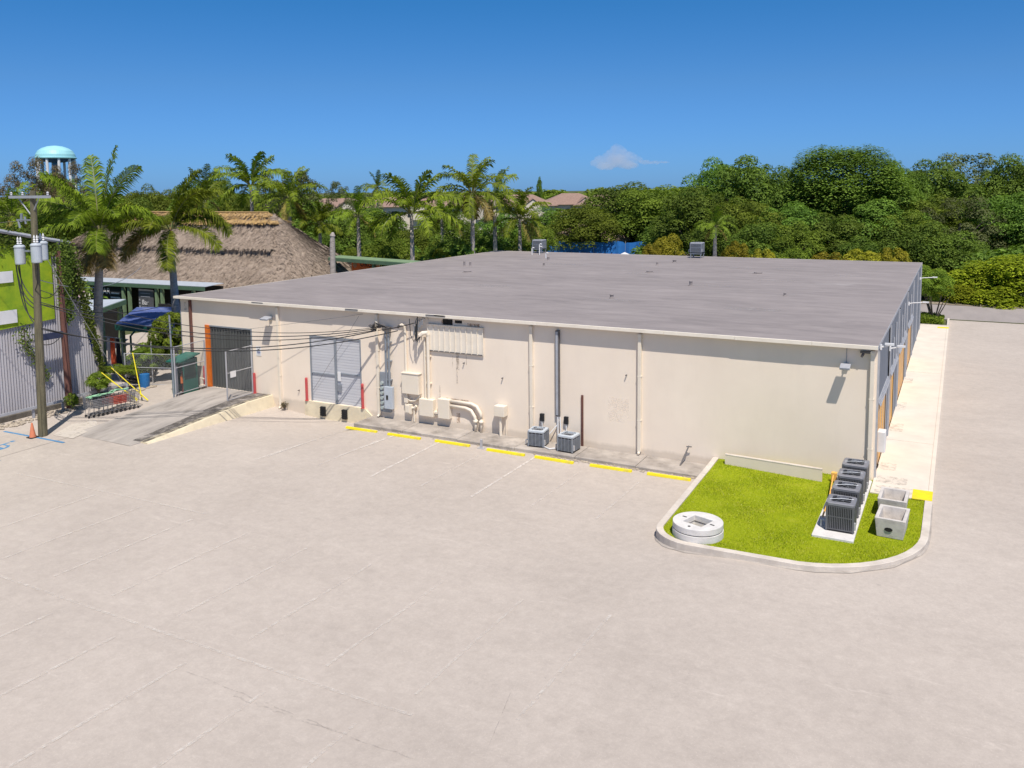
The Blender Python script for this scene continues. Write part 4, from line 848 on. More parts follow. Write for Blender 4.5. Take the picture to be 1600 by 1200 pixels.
# shopping carts nested in a row
def wirebox(k, c0, c1, nx, nz, r):
    pass
def cart(label, loc, rz, wm, group):
    t = thing('shopping_cart', label, 'shopping cart', loc, group, rz)
    k = MB(); Y0, Y1 = -.42, .42
    def P(u, v, s): # u along length, v height 0..1, s side -1..1
        wd = (.24 + .05 * u) * (1 - .0); return Vector((s * (wd + .03 * v), Y0 + (Y1 - Y0) * u, .52 + .0 * u + v * .42 - (1 - v) * .02 * u))
    for s in (-1, 1):
        for j in range(6): k.tube([P(0, j / 5, s), P(1, j / 5, s)], .010, 4)
        for i in range(9): k.tube([P(i / 8, 0, s), P(i / 8, 1, s)], .009, 4)
    for u in (0, 1):
        for i in range(6): s = -1 + i * .4; k.tube([P(u, 0, s), P(u, 1, s)], .005, 4)
        for j in range(6): k.tube([P(u, j / 5, -1), P(u, j / 5, 1)], .006, 4)
    for i in range(7): k.tube([P(i / 6, 0, -1), P(i / 6, 0, 1)], .005, 4)
    k.build('basket', wm, t)
    k = MB()
    for s in (-1, 1): k.tube([(s * .25, Y1 + .08, 1.0), (s * .25, Y1, .55), (s * .24, Y1 - .02, .2), (s * .2, Y0 + .05, .16)], .013, 5); k.tube([(s * .24, Y0 + .1, .52), (s * .2, Y0 + .05, .16)], .012, 5)
    k.build('frame', M['cart_wire'], t)
    k = MB(); k.tube([(-.27, Y1 + .09, 1.0), (.27, Y1 + .09, 1.0)], .02, 6); k.build('handle', M['ac_dark'], t)
    for sx in (-1, 1):
        for y in (Y0 + .08, Y1 - .04):
            k = MB(); k.tube([(sx * .22 - .015, y, .065), (sx * .22 + .015, y, .065)], .063, 10); k.build('wheel', M['black'], t)
    return t
cg = cart('', (0, 0, 0), 0, M['cart_wire'], 'shopping carts nested by the ramp'); cr = cart('', (0, 0, 0), 0, pbr('red_wire', (.45, .07, .04), None, 3, .5), 'shopping carts nested by the ramp')
labs = ['grey shopping cart at the near left end of the nested row', 'grey shopping cart second from the near end of the row', 'grey shopping cart third from the near end of the row', 'grey shopping cart just before the red carts', 'red shopping cart nearest the grey carts', 'red shopping cart in the middle of the red group', 'red shopping cart farthest back in the red group', 'grey shopping cart just behind the red carts', 'grey shopping cart last in the row beside the yellow sleeves']
used = set()
for i, lab in enumerate(labs):
    src = cr if 4 <= i <= 6 else cg
    o = src if src.name not in used else clone(src); used.add(src.name)
    x = -38.3 + i * .055; y = -6.5 + i * .235; o.location = (x, y, g(x, y) + .02); o.rotation_euler = (0, 0, math.radians(-12 + (i * 37 % 7) - 3)); o['label'] = lab
k = MB(); rr = random.Random(4)
for i in range(5):
    pts = [(-38.75 + rr.uniform(0, .5), -6.6 + q * .45 + rr.uniform(-.1, .1), g(-38, -6) + 1.0 + rr.uniform(.0, .14)) for q in range(6)]
    k.tube(pts, .035, 5)
tag(k.build('plastic_garland', pbr('green_plastic', (.12, .42, .14), (.45, .62, .50), 14, .4)), 'green and white plastic strip lying over the nested shopping carts', 'plastic strip')
# ------------------------------------------------------------------ gate leaves of chain link
def chain(name, label, pts, h, group=None, rail=(0, .55, 1), step=.11, post=.045, cat='gate', z=None, mat=None, vstep=False):
    a, b_ = Vector(pts[0]), Vector(pts[1]); L = (b_ - a).length; d = (b_ - a) / L; t = thing(name, label, cat, tuple(a), group, absolute=True)
    up = Vector((0, 0, 1)); k = MB()
    for q in (a, b_): k.tube([q, q + up * (h + .05)], post, 8)
    k.build('post', M['galv'], t); k = MB()
    for r in rail: k.tube([a + up * (h * r + .02), b_ + up * (h * r + .02)], .025, 6)
    k.build('rail', M['galv'], t); k = MB()
    n_ = int((L + h) / step)
    for i in range(n_ + 1):
        s0 = i * step
        for sg in (0, 1):
            u0, v0 = (s0, 0) if s0 <= L else (L, s0 - L); u1, v1 = (s0 - h, h) if s0 >= h else (0, s0)
            if sg: u0, u1 = L - u0, L - u1
            k.tube([a + d * u0 + up * (v0 + .03), a + d * u1 + up * (v1 + .03)], .0022, 3, False)
    k.build('mesh', M['galv'], t); return t
gl = chain('chain_link_gate', 'open chain link gate leaf right of the ramp carrying a white notice', ((-33.0, -.15, .0), (-32.95, -2.1, .0)), 2.75)
k = MB(); k.box(-.0, .02, -.2, .2, 0, .35, Matrix.Translation((-32.93, -1.65, 1.25))); k.build('notice', M['white'], gl)
chain('chain_link_gate', 'open chain link gate leaf on the booth side of the ramp', ((-36.85, -.1, .02), (-36.85, -2.3, -.02)), 2.75)
k = MB(); k.tube([(-36.9, -2.4, -.2), (-36.95, -2.4, 4.6)], .05, 8); tag(k.build('gate_post', M['meter']), 'tall thin blue-grey steel post at the left corner of the warehouse', 'post')
chain('chain_link_fence', 'chain link fence behind the concrete yard strip left of the booth', ((-43.0, -.9, -.3), (-38.6, .35, -.25)), 1.9, cat='fence')
k = MB(); k.tube([(-41.9, .2, -.4), (-41.9, .2, 2.2)], .03, 6); tag(k.build('fence_post', M['galv']), 'thin steel post standing before the big leafy bush', 'post')
# ------------------------------------------------------------------ green booth
t = thing('booth', 'small green booth with sloping roof beside the ramp', 'booth', (-37.55, -.95, g(-37.5, -.9)))
k = MB(); k.box(-.62, -.57, -.75, .6, 0, 2.25); k.box(-.57, .62, .55, .6, 0, 2.35); k.box(-.62, -.35, -.78, -.74, 0, 2.2); k.build('wall', M['booth_green'], t)
k = MB(); k.box(.57, .62, -.75, .54, 0, 1.0); k.box(.57, .62, -.75, -.65, 1, 2.3); k.box(.57, .62, .44, .54, 1, 2.3); k.box(.57, .62, -.65, .44, 2.1, 2.3); sd = k.build('side_panel', M['booth_green'], t)
k = MB(); k.box(.585, .60, -.65, .44, 1.0, 2.1); k.build('window', pbr('green_tinted_screen', (.045, .075, .065), None, 3, .25), sd)
k = MB(); k.add([(-.85, -1.05, 2.15), (.72, -1.05, 2.2), (.8, .75, 2.55), (-.75, .75, 2.5), (-.85, -1.05, 2.23), (.72, -1.05, 2.28), (.8, .75, 2.63), (-.75, .75, 2.58)], [(3, 2, 1, 0), (4, 5, 6, 7), (0, 1, 5, 4), (1, 2, 6, 5), (2, 3, 7, 6), (3, 0, 4, 7)]); k.build('roof', M['booth_green'], t)
k = MB(); k.box(-.34, -.1, -.7, -.66, .0, 1.9); k.build('door_leaf', M['light_grey'], t)
k = MB(); k.box(.0, .4, -.4, -.1, .1, 1.5); k.build('inner_cabinet', pbr('dark_red', (.22, .03, .02), None, 3), t); k = MB(); k.lathe([(.1, .0), (.1, .45), (.03, .52), (.03, .6)], (.15, -.5, .75), 12); k.build('extinguisher', M['orange'], t)
k = MB(); k.box(-.56, .56, -.6, .5, .0, .03); k.build('floor', M['dark'], t)
k = MB(); k.box(-.12, .12, -.12, .12, 0, .12); k.tube([(0, 0, .1), (.0, 0, .55)], .05, 8); k.tube([(-.15, 0, .5), (.18, 0, .5)], .045, 8); o = k.build('water_valve', C1); o.location = (-36.98, -.28, .0); tag(o, 'small cream pipe valve between the booth and the orange door frame', 'valve')
bpy.data.objects['booth'].scale = (.78, .78, .9)
# ------------------------------------------------------------------ corrugated building at left with lime panel
t = thing('metal_building', 'tall grey corrugated metal building with lime green upper panel at the left edge', 'building', (-52, -10, -.5), absolute=True)
XW = -41.9
def corr(k, x, y0, y1, zf0, zf1, step=.15, amp=.035):
    n_ = int((y1 - y0) / (step / 2)); vs = []
    for i in range(n_ + 1):
        y = y0 + (y1 - y0) * i / n_; xx = x + (amp if i % 2 else -amp); vs += [(xx, y, zf0(y)), (xx, y, zf1(y))]
    k.add(vs, [(2 * i, 2 * i + 2, 2 * i + 3, 2 * i + 1) for i in range(n_)])
rake = lambda y: 8.75 + (-5.15 - y) * .22
edge = lambda y: rake(y) if y < -5.15 else 8.9 * (-3.35 - y) / 1.8
k = MB(); corr(k, XW, -24, -3.4, lambda y: -.2, edge); k.build('corrugated_wall', M['corr'], t)
k = MB(); corr(k, XW + .1, -24, -6.05, lambda y: 4.62 + (y + 6) * .06, lambda y: rake(y) - .25, .6, .003); k.build('lime_panel', M['lime'], t)
k = MB(); k.box(XW + .14, XW + .17, -9.6, -8.28, 6.9, 7.5); k.box(XW + .14, XW + .17, -9.6, -8.2, 4.72, 5.42); k.build('pale_vent', M['white'], t)
k = MB(); k.add([(XW - .05 - (40 if j else 0), y, z) for j in (0, 1) for y, z in ((-24, -.5), (-3.5, -.5), (-5.2, 8.6), (-14.5, 10.7), (-24, 8.6))], [(0, 1, 6, 5), (1, 2, 7, 6), (2, 3, 8, 7), (3, 4, 9, 8), (4, 0, 5, 9), (5, 6, 7, 8, 9)]); k.build('shell', M['corr'], t)
k = MB(); k.tube([(XW + .15, -14.5, rake(-14.5) + .1), (XW + .15, -4.95, rake(-4.95) + .08)], .11, 8); k.build('rake_trim', M['light_grey'], t)
k = MB(); k.box(XW - .1, XW + .3, -24, -3.3, -.7, -.18); k.build('base_course', M['dark_base'], t)
t = thing('guard_rail', 'low grey steel guard rail along the foot of the corrugated wall', 'guard rail', (-41, -6, -.5), absolute=True)
for q in ((-40.95, -40.9, -18, -6.3, .06, .2), (-41.15, -41.1, -6.2, -2.2, .1, .24)): k = MB(); k.box(*q); k.build('rail', M['light_grey'], t)
for y in (-16, -13, -10.4, -8.2, -6.5, -5.2, -3.6, -2.4): k = MB(); k.box(-41.06, -40.98, y, y + .12, -.6, .16); k.build('post', M['light_grey'], t)
# ------------------------------------------------------------------ thatched hut
t = thing('thatched_hut', 'large open hut with brown palm thatch roof and golden ridge behind the warehouse', 'thatched hut', (-68, 26, -.5), absolute=True)
def hip(k, x0, x1, y0, y1, ze, xr0, xr1, yr, zr, nu=70, nv=16, amp=.12, seed=1, drop=.5):
    rs_ = random.Random(seed)
    per = []
    def lerp(a, b_, u): return a + (b_ - a) * u
    A = (x0, y0, ze); Bq = (x1, y0, ze); Cq = (x1, y1, ze); Dq = (x0, y1, ze); R0 = (xr0, yr, zr); R1 = (xr1, yr, zr)
    faces = [(A, Bq, R0, R1, nu), (Bq, Cq, R1, R1, nu // 2), (Cq, Dq, R1, R0, nu), (Dq, A, R0, R0, nu // 2)]
    ringpts = []
    for (p, q, r0, r1, n_) in faces:
        for i in range(n_):
            u = i / n_; ringpts.append((tuple(lerp(p[j], q[j], u) for j in range(3)), tuple(lerp(r0[j], r1[j], u) for j in range(3))))
    N = len(ringpts); vs = []
    for v in range(-1, nv + 1):
        for i, (lo, hi_) in enumerate(ringpts):
            if v == -1: c = Vector(lo) + (Vector(hi_) - Vector(lo)) * .03 + Vector((0, 0, -drop + rs_.uniform(-.18, .1)))
            else:
                s_ = v / nv; c = Vector(lo).lerp(Vector(hi_), s_); c.z += .45 * math.sin(math.pi * s_) * -.6
                if 0 < v: c += Vector((rs_.uniform(-amp, amp), rs_.uniform(-amp, amp), rs_.uniform(-amp, amp)))
            vs.append(c)
    k.add(vs, [(j * N + i, j * N + (i + 1) % N, (j + 1) * N + (i + 1) % N, (j + 1) * N + i) for j in range(nv + 1) for i in range(N)])
def frills(x0, x1, y0, y1, ze, xr0, xr1, yr, zr, n, ln, seed, zlo=0.0, zhi=1.0):
    rs = np.random.RandomState(seed); F = []
    L = [(x1 - x0), (y1 - y0)]
    for _ in range(n):
        s_ = rs.uniform(zlo, zhi); side = rs.rand()
        if side < .62: u = rs.rand(); lo = np.array([x0 + (x1 - x0) * u, y0, ze]); hi_ = np.array([xr0 + (xr1 - xr0) * u, yr, zr])
        elif side < .84: u = rs.rand(); lo = np.array([x1, y0 + (y1 - y0) * u, ze]); hi_ = np.array([xr1, yr, zr])
        else: u = rs.rand(); lo = np.array([x0, y0 + (y1 - y0) * u, ze]); hi_ = np.array([xr0, yr, zr])
        c = lo + (hi_ - lo) * s_; c[2] += -.27 * math.sin(math.pi * s_); d = (lo - hi_); d /= np.linalg.norm(d); nrm = np.cross(d, np.cross(np.array([0, 0, 1.]), d)); nrm /= np.linalg.norm(nrm) + 1e-9
        if nrm[2] < 0: nrm = -nrm
        sd = np.cross(d, nrm); w_ = rs.uniform(.03, .09); l = ln * rs.uniform(.5, 1.2); d = d + sd * rs.uniform(-.5, .5) + nrm * rs.uniform(-.05, .22)
        p = c + nrm * rs.uniform(.0, .06); F.append([p - sd * w_, p + sd * w_, p + sd * w_ * .4 + d * l, p - sd * w_ * .4 + d * l])
    return np.array(F)
low = (-86.5, -48.6, 19.2, 33.8, 2.9, -81, -55.6, 26.4, 9.0)
k = MB(); hip(k, *low, seed=1); rf = k.build('thatch_roof', M['thatch'], t, smooth=False)
me = npmesh('thatch_fringe', frills(*low, 26000, .5, 3), 4); me.materials.append(M['thatch']); me.materials[0] = M['thatch']; link('thatch_fringe', me, rf)
cap_ = (-82.8, -53.6, 22.7, 30.2, 6.3, -80.5, -56.3, 26.4, 9.35)
k = MB(); hip(k, *cap_, nv=8, seed=5, drop=.6); cp = k.build('thatch_cap', M['thatch'], t)
me = npmesh('cap_fringe', frills(*cap_, 9000, .6, 6), 4); me.materials.append(M['thatch']); link('cap_fringe', me, cp)
gold = (-81.0, -55.6, 25.4, 27.5, 8.75, -80.0, -57.0, 26.4, 9.5)
k = MB(); hip(k, *gold, nv=4, seed=7, drop=.2, amp=.06); rg = k.build('golden_ridge', M['thatch_gold'], t)
me = npmesh('ridge_fringe', frills(*gold, 6000, .75, 9), 4); me.materials.append(M['thatch_gold']); link('ridge_fringe', me, rg)
k = MB()
k.tube([(-80, 26.4, 9.58), (-57, 26.4, 9.58)], .07, 6); k.build('ridge_battens', M['thatch_gold'], t)
for x in (-84, -78, -72, -66, -60, -53):
    for y in (21, 31.5): k = MB(); k.tube([(x, y, -.5), (x, y, 3.6)], .16, 8); k.build('post', M['bark'], t)
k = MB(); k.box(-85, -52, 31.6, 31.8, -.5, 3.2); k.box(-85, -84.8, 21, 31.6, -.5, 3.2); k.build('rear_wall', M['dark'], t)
# colonnade in front
t = thing('lean_to', 'long green-trimmed lean-to roof on pale green posts in front of the thatched hut', 'lean-to', (-62, 16, -.5), absolute=True)
k = MB(); k.add([(-72.5, 15.0, 3.42), (-53.4, 15.0, 3.62), (-53.4, 17.0, 3.72), (-72.5, 17.0, 3.52), (-72.5, 15.0, 3.46), (-53.4, 15.0, 3.66), (-53.4, 17.0, 3.76), (-72.5, 17.0, 3.56)], [(3, 2, 1, 0), (4, 5, 6, 7), (0, 1, 5, 4), (1, 2, 6, 5), (2, 3, 7, 6), (3, 0, 4, 7)])
k.build('roof', M['transformer'], t); k = MB(); k.add([(-72.5, 14.95, 3.1), (-53.4, 14.95, 3.3), (-53.4, 14.95, 3.6), (-72.5, 14.95, 3.4), (-72.5, 14.85, 3.1), (-53.4, 14.85, 3.3), (-53.4, 14.85, 3.6), (-72.5, 14.85, 3.4)], [(0, 1, 2, 3), (7, 6, 5, 4), (0, 4, 5, 1), (3, 2, 6, 7), (0, 3, 7, 4), (1, 5, 6, 2)]); k.build('fascia', M['green'], t)
for x in (-70.8, -64.0, -63.2, -59.6, -58.9, -55.0): k = MB(); k.box(x - .12, x + .12, 15.0, 15.24, -.5, 3.2); k.build('post', M['pale_green'], t)
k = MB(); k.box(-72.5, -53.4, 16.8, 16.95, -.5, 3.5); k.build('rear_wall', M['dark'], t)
def text(name, s, size, loc, mat, parent=None, rot=(math.pi / 2, 0, 0), ext_=.01):
    cu = bpy.data.curves.new(name, 'FONT'); cu.body = s; cu.size = size; cu.extrude = ext_; cu.align_x = 'CENTER'; cu.align_y = 'CENTER'
    o = bpy.data.objects.new(name, cu); COL.objects.link(o); dg = bpy.context.evaluated_depsgraph_get(); me = bpy.data.meshes.new_from_object(o.evaluated_get(dg)); bpy.data.objects.remove(o)
    me.materials.clear(); me.materials.append(mat); o = bpy.data.objects.new(name, me); COL.objects.link(o); o.location = loc; o.rotation_euler = rot
    if parent: o.parent = parent
    return o
t = thing('shop_board', 'wide black board with big white and red letters under the lean-to', 'sign', (-66.9, 15.35, 1.55))
k = MB(); k.box(-2.3, 2.5, 0, .06, -.1, 1.6); k.build('board', M['black'], t)
text('lettering', 'CELLAR', .8, (-.6, -.02, 1.05), M['white'], t)
k = MB()
for z, x0, x1 in ((.85, .9, 2.0), (.45, .8, 2.1)): k.box(x0, x1, -.02, -.002, z, z + .13)
k.build('small_text', M['white'], t)
t = thing('menu_board', 'dark menu board with white script hanging between pale green posts', 'sign', (-61.2, 15.2, .9))
k = MB(); k.box(-.95, .95, 0, .06, -.1, 2.15, Matrix.Rotation(.04, 4, 'Y')); k.build('board', M['ac_dark'], t)
text('lettering', 'Bar', .62, (-.05, -.02, .95), M['white'], t)
k = MB(); k.box(-.75, .75, -.02, -.002, .12, .3); k.box(-.5, .5, -.02, -.002, .5, .56)
for z in (1.45, 1.75): k.box(-.6, .6, -.02, -.002, z, z + .06)
for z in (.5, .8, 1.1): k.box(-.85, -.7, -.02, -.002, z, z + .14)
k.build('small_text', M['light_grey'], t)
t = thing('surfboard_sign', 'rounded pale pink and white board leaning under the lean-to', 'sign', (-68.9, 14.6, 2.0))
P = []
for i in range(24):
    a = 2 * math.pi * i / 24; P.append((.95 * math.cos(a) * (1 + .12 * math.sin(a)), .75 * math.sin(a)))
k = MB(); k.prism(P, -.04, .04, Matrix.Rotation(math.radians(78), 4, 'X') @ Matrix.Rotation(-.5, 4, 'Z')); k.build('board', pbr('cream_board', (.75, .70, .58), None, 3), t)
P2 = [(x * .45 - .38, y * .85) for x, y in P]; k = MB(); k.prism(P2, .042, .05, Matrix.Rotation(math.radians(78), 4, 'X') @ Matrix.Rotation(-.5, 4, 'Z')); k.build('pink_panel', pbr('faded_pink', (.72, .42, .50), (.75, .60, .62), 8), t)
def slab_roof(name, label, P0, th, top, edge_, posts, cat='shed roof'):
    zs = [p[2] for p in P0]; t = thing(name, label, cat, (P0[0][0], P0[0][1], -.5), absolute=True)
    k = MB(); k.add([(x, y, z) for x, y, z in P0] + [(x, y, z + .05) for x, y, z in P0], [(3, 2, 1, 0), (4, 5, 6, 7), (0, 1, 5, 4), (1, 2, 6, 5), (2, 3, 7, 6), (3, 0, 4, 7)]); k.build('roof', top, t)
    k = MB()
    for i in range(4):
        a, b_ = Vector(P0[i]), Vector(P0[(i + 1) % 4]); d = (b_ - a).normalized(); n_ = Vector((d.y, -d.x, 0)) * .06
        k.add([a + n_, b_ + n_, b_ + n_ + Vector((0, 0, -th)), a + n_ + Vector((0, 0, -th)), a, b_, b_ + Vector((0, 0, -th)), a + Vector((0, 0, -th))], [(0, 1, 2, 3), (7, 6, 5, 4), (0, 4, 5, 1), (3, 2, 6, 7)])
    k.build('fascia', edge_, t)
    for x, y, z in posts: k = MB(); k.box(x - .12, x + .12, y - .12, y + .12, -.5, z); k.build('post', M['pale_green'], t)
    return t
slab_roof('yard_shelter', 'pale roofed green-edged shelter left of the first near palm', [(-57.8, 3.0, 2.35), (-53.6, 3.2, 2.65), (-54.6, 8.2, 3.3), (-60.4, 7.0, 3.05)], .35, M['transformer'], M['green'], [(-57.4, 3.5, 2.3), (-53.9, 3.7, 2.5), (-54.9, 7.8, 3.0)])
slab_roof('yard_shelter', 'dull blue roofed shelter with green edge behind the leafy bush', [(-49.5, 3.4, 2.4), (-43.0, 3.4, 2.5), (-43.0, 12.0, 2.9), (-52.6, 7.6, 2.85)], .4, M['blue'], M['booth_green'], [(-49.2, 3.7, 2.3), (-43.3, 3.7, 2.4), (-43.4, 9, 2.6)])
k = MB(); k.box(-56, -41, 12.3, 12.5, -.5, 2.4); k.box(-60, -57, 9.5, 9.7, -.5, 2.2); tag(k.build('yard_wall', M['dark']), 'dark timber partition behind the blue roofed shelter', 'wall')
k = MB(); k.box(-40.4, -39.6, 4, 9, -.4, 4.3); k.box(-41.6, -40.4, 5.5, 8.8, -.4, 3.2); tag(k.build('storage_container', pbr('bright_blue', (.05, .22, .55), (.04, .16, .42), 2, .5), bevel=.03), 'bright blue container beside the left wall of the warehouse', 'container')
k = MB(); P = [(-49.0, 2.2, 2.9)]; k.box(-49.3, -49.05, 2.0, 2.25, -.5, 3.1); tag(k.build('shade_post', M['pale_green']), 'lone pale green post right of the first near palm trunk', 'post')
# stacked yard clutter: umbrella frame, crates, shelves and hanging cloths
cl = [(-49.35, .62, (.04, .10, .45), 'blue cloth hanging left of the first near palm trunk'), (-48.85, .5, (.75, .75, .78), 'white cloth hanging between the blue cloth and the palm trunk'), (-47.35, .3, (.72, .72, .74), 'narrow white cloth hanging right of the palm trunk'), (-46.95, .5, (.75, .13, .05), 'orange-red cloth hanging right of the palm trunk'), (-46.4, .45, (.03, .03, .04), 'black cloth hanging right of the orange-red cloth')]
for i, (x, wd, c_, lab) in enumerate(cl):
    k = MB(); n_ = 10; rr = random.Random(i); vs = []
    for j in range(2):
        for a in range(n_ + 1):
            for zz, fl in ((.2, 1.25), (1.0, 1.0), (1.95, .75)): vs.append((x + (a / n_ - .5) * wd * fl, 1.2 + .06 * math.sin(a * 1.9) + .02 * j, zz))
    m3 = 3 * (n_ + 1)
    fs = [(3 * a + b_, 3 * a + 3 + b_, 3 * a + 4 + b_, 3 * a + 1 + b_) for a in range(n_) for b_ in (0, 1)] + [(m3 + 3 * a + 1 + b_, m3 + 3 * a + 4 + b_, m3 + 3 * a + 3 + b_, m3 + 3 * a + b_) for a in range(n_) for b_ in (0, 1)]
    k.add(vs, fs); tag(k.build('hanging_cloth', pbr('cloth_%d' % i, c_, None, 3, .9), smooth=True), lab, 'cloth', 'cloths hanging in the yard')
k = MB(); k.tube([(-50, 1.22, 2.0), (-46, 1.22, 2.0)], .025, 6); k.tube([(-50, 1.22, 1.8), (-50, 1.22, -.5)], .03, 6); k.tube([(-46, 1.22, 1.8), (-46, 1.22, -.5)], .03, 6); tag(k.build('clothes_rail', M['galv']), 'grey rail carrying the hanging cloths', 'rail')
def shelf(loc, w_, d_, h, lab, col, seed):
    t = thing('display_rack', lab, 'rack', loc); rr = random.Random(seed); k = MB()
    for sx in (-1, 1):
        for sy in (-1, 1): k.box(sx * w_ / 2 - .03, sx * w_ / 2 + .03, sy * d_ / 2 - .03, sy * d_ / 2 + .03, 0, h)
    for z in (0.1, h * .5, h - .05): k.box(-w_ / 2 - .04, w_ / 2 + .04, -d_ / 2 - .04, d_ / 2 + .04, z, z + .04)
    k.build('frame', M['bark'], t)
    for q in range(9):
        x = rr.uniform(-w_ / 2 + .12, w_ / 2 - .12); z = rr.choice((.14, h * .5 + .04, h - .01)); r = rr.uniform(.08, .16); k = MB(); k.lathe([(r * .6, 0), (r, r), (r * .9, r * 1.6), (.001, r * 1.6)], (x, rr.uniform(-.1, .1), z), 10)
        k.build('pot', rr.choice(col), t)
cols = [M['tile'], M['white'], M['booth_green'], M['thatch_gold'], M['stone'], M['black']]
shelf((-51.5, 1.0, -.45), 2.2, .7, 1.3, 'wooden rack of pots left of the hanging cloths', cols, 1); shelf((-45.0, 2.0, -.4), 1.6, .6, 1.5, 'wooden rack of pots right of the hanging cloths', cols, 2); shelf((-43.6, .1, -.4), 1.6, .5, .8, 'low rack of pots behind the chain link fence', cols, 3)
k = MB(); k.tube([(-46.8, 2.5, -.4), (-46.8, 2.5, 1.9), (-46.3, 2.5, 2.3), (-45.2, 2.4, 2.45)], .07, 8); tag(k.build('arched_frame', M['booth_green']), 'green arched pipe frame left of the leafy bush', 'frame')
k = MB(); k.lathe([(.26, 0), (.3, .45), (.3, .9), (.26, .9), (.001, .88)], (-41.0, -1.1, -.35), 16); tag(k.build('barrel', pbr('blue_plastic', (.02, .16, .42), None, 3, .4)), 'blue plastic barrel at the foot of the first near palm', 'barrel')
# right lean-to with orange sign behind the warehouse
slab_roof('rear_shelter', 'green metal lean-to roof behind the warehouse with an orange sign beneath', [(-50.6, 27.5, 5.25), (-39.4, 24.9, 5.25), (-39.2, 26.3, 5.33), (-50.4, 28.9, 5.33)], .3, M['pale_green'], M['green'], [(-50.2, 27.9, 5.2), (-44.5, 26.5, 5.2)])
t = thing('orange_sign', 'orange sign board with dark letters under the green lean-to behind the warehouse', 'sign', (-45.9, 27.05, 4.5)); t.rotation_euler = (0, 0, -.23)
k = MB(); k.box(-2.0, 2.0, 0, .08, -.9, .62); k.build('board', pbr('orange_board', (.80, .16, .015), (.62, .10, .01), 1.6, .6), t)
text('lettering', 'ORG', .8, (.1, -.02, .3), M['black'], t)
k = MB(); k.box(1.3, 2.15, -.02, -.002, .2, .75); k.lathe([(.001, 0), (.3, 0)], (0, 0, 0), 16, Matrix.Translation((-1.5, -.01, .2)) @ Matrix.Rotation(math.pi / 2, 4, 'X')); k.build('pale_picture', pbr('cream_print', (.85, .62, .36), (.8, .4, .2), 5), t)
# ------------------------------------------------------------------ blue screen fence, canopy, shelter, stub
t = thing('screen_fence', 'bright blue fabric screen fence beyond the back edge of the roof', 'fence', (-45, 82, -.5), absolute=True)
k = MB(); n_ = 60; vs = []; rr = random.Random(6)
for i in range(n_ + 1):
    u = i / n_; x = -54 + 17 * u; y = 77 + 8 * u; q = .12 * math.sin(i * 1.3); vs += [(x, y + q, 1.35), (x, y + q, 3.72 + .12 * math.sin(i * .5) - .35 * max(0, u - .6) - (.25 if i % 9 == 0 else 0))]
k.add(vs, [(2 * i, 2 * i + 2, 2 * i + 3, 2 * i + 1) for i in range(n_)]); k.build('screen', M['tarp'], t)
for i in range(9): u = i / 8; k = MB(); k.tube([(-54 + 17 * u, 77.15 + 8 * u, -.5), (-54 + 17 * u, 77.15 + 8 * u, 3.75 - .3 * max(0, u - .6))], .05, 6); k.build('post', M['galv'], t)
k = MB(); k.lathe([(1.25, 0), (1.3, .05), (.1, .6), (.001, .65)], (0, 0, 0), 4); k.tube([(0, 0, -3.5), (0, 0, 0)], .06, 6); o = k.build('sun_canopy', M['white']); o.location = (-36.1, 69, 2.6); o.rotation_euler = (0, 0, .5); tag(o, 'small white pyramid canopy in front of the blue screen fence', 'canopy')
t = thing('garden_shelter', 'pinkish tan thatch and timber shelter above the blue screen fence', 'shelter', (-52, 90, -.5)); k = MB()
k.lathe([(4.2, 4.4), (3.6, 5.0), (1.4, 6.2), (.001, 6.6)], (0, 0, 0), 10); k.build('roof', pbr('tan_thatch', (.50, .36, .28), (.28, .19, .14), 1, 1, bs=.8, bscale=6), t)
for i in range(7):
    a = i * .9; k = MB(); k.tube([(3.3 * math.cos(a), 3.3 * math.sin(a), 0), (3.0 * math.cos(a), 3.0 * math.sin(a), 4.7)], .16, 6); k.build('post', pbr('pale_timber', (.45, .34, .26), None, 3) if i == 0 else bpy.data.materials['pale_timber'], t)
t2 = clone(t); t2.location = (-47.2, 93, -.7); t2.scale = (.8, .8, .9); t2['label'] = 'second, smaller tan shelter right of the first above the blue screen fence'
k = MB(); k.tube([(-46.9, 23.6, -.5), (-46.85, 23.6, 3), (-46.8, 23.6, 6.6), (-46.75, 23.6, 7.6)], [.3, .26, .24, .2], 12); k.tube([(-46.75, 23.6, 7.6), (-46.7, 23.6, 7.9)], [.26, .1], 8)
tag(k.build('dead_palm_trunk', M['palm_trunk']), 'bare headless palm trunk right of the thatched roof', 'palm trunk')
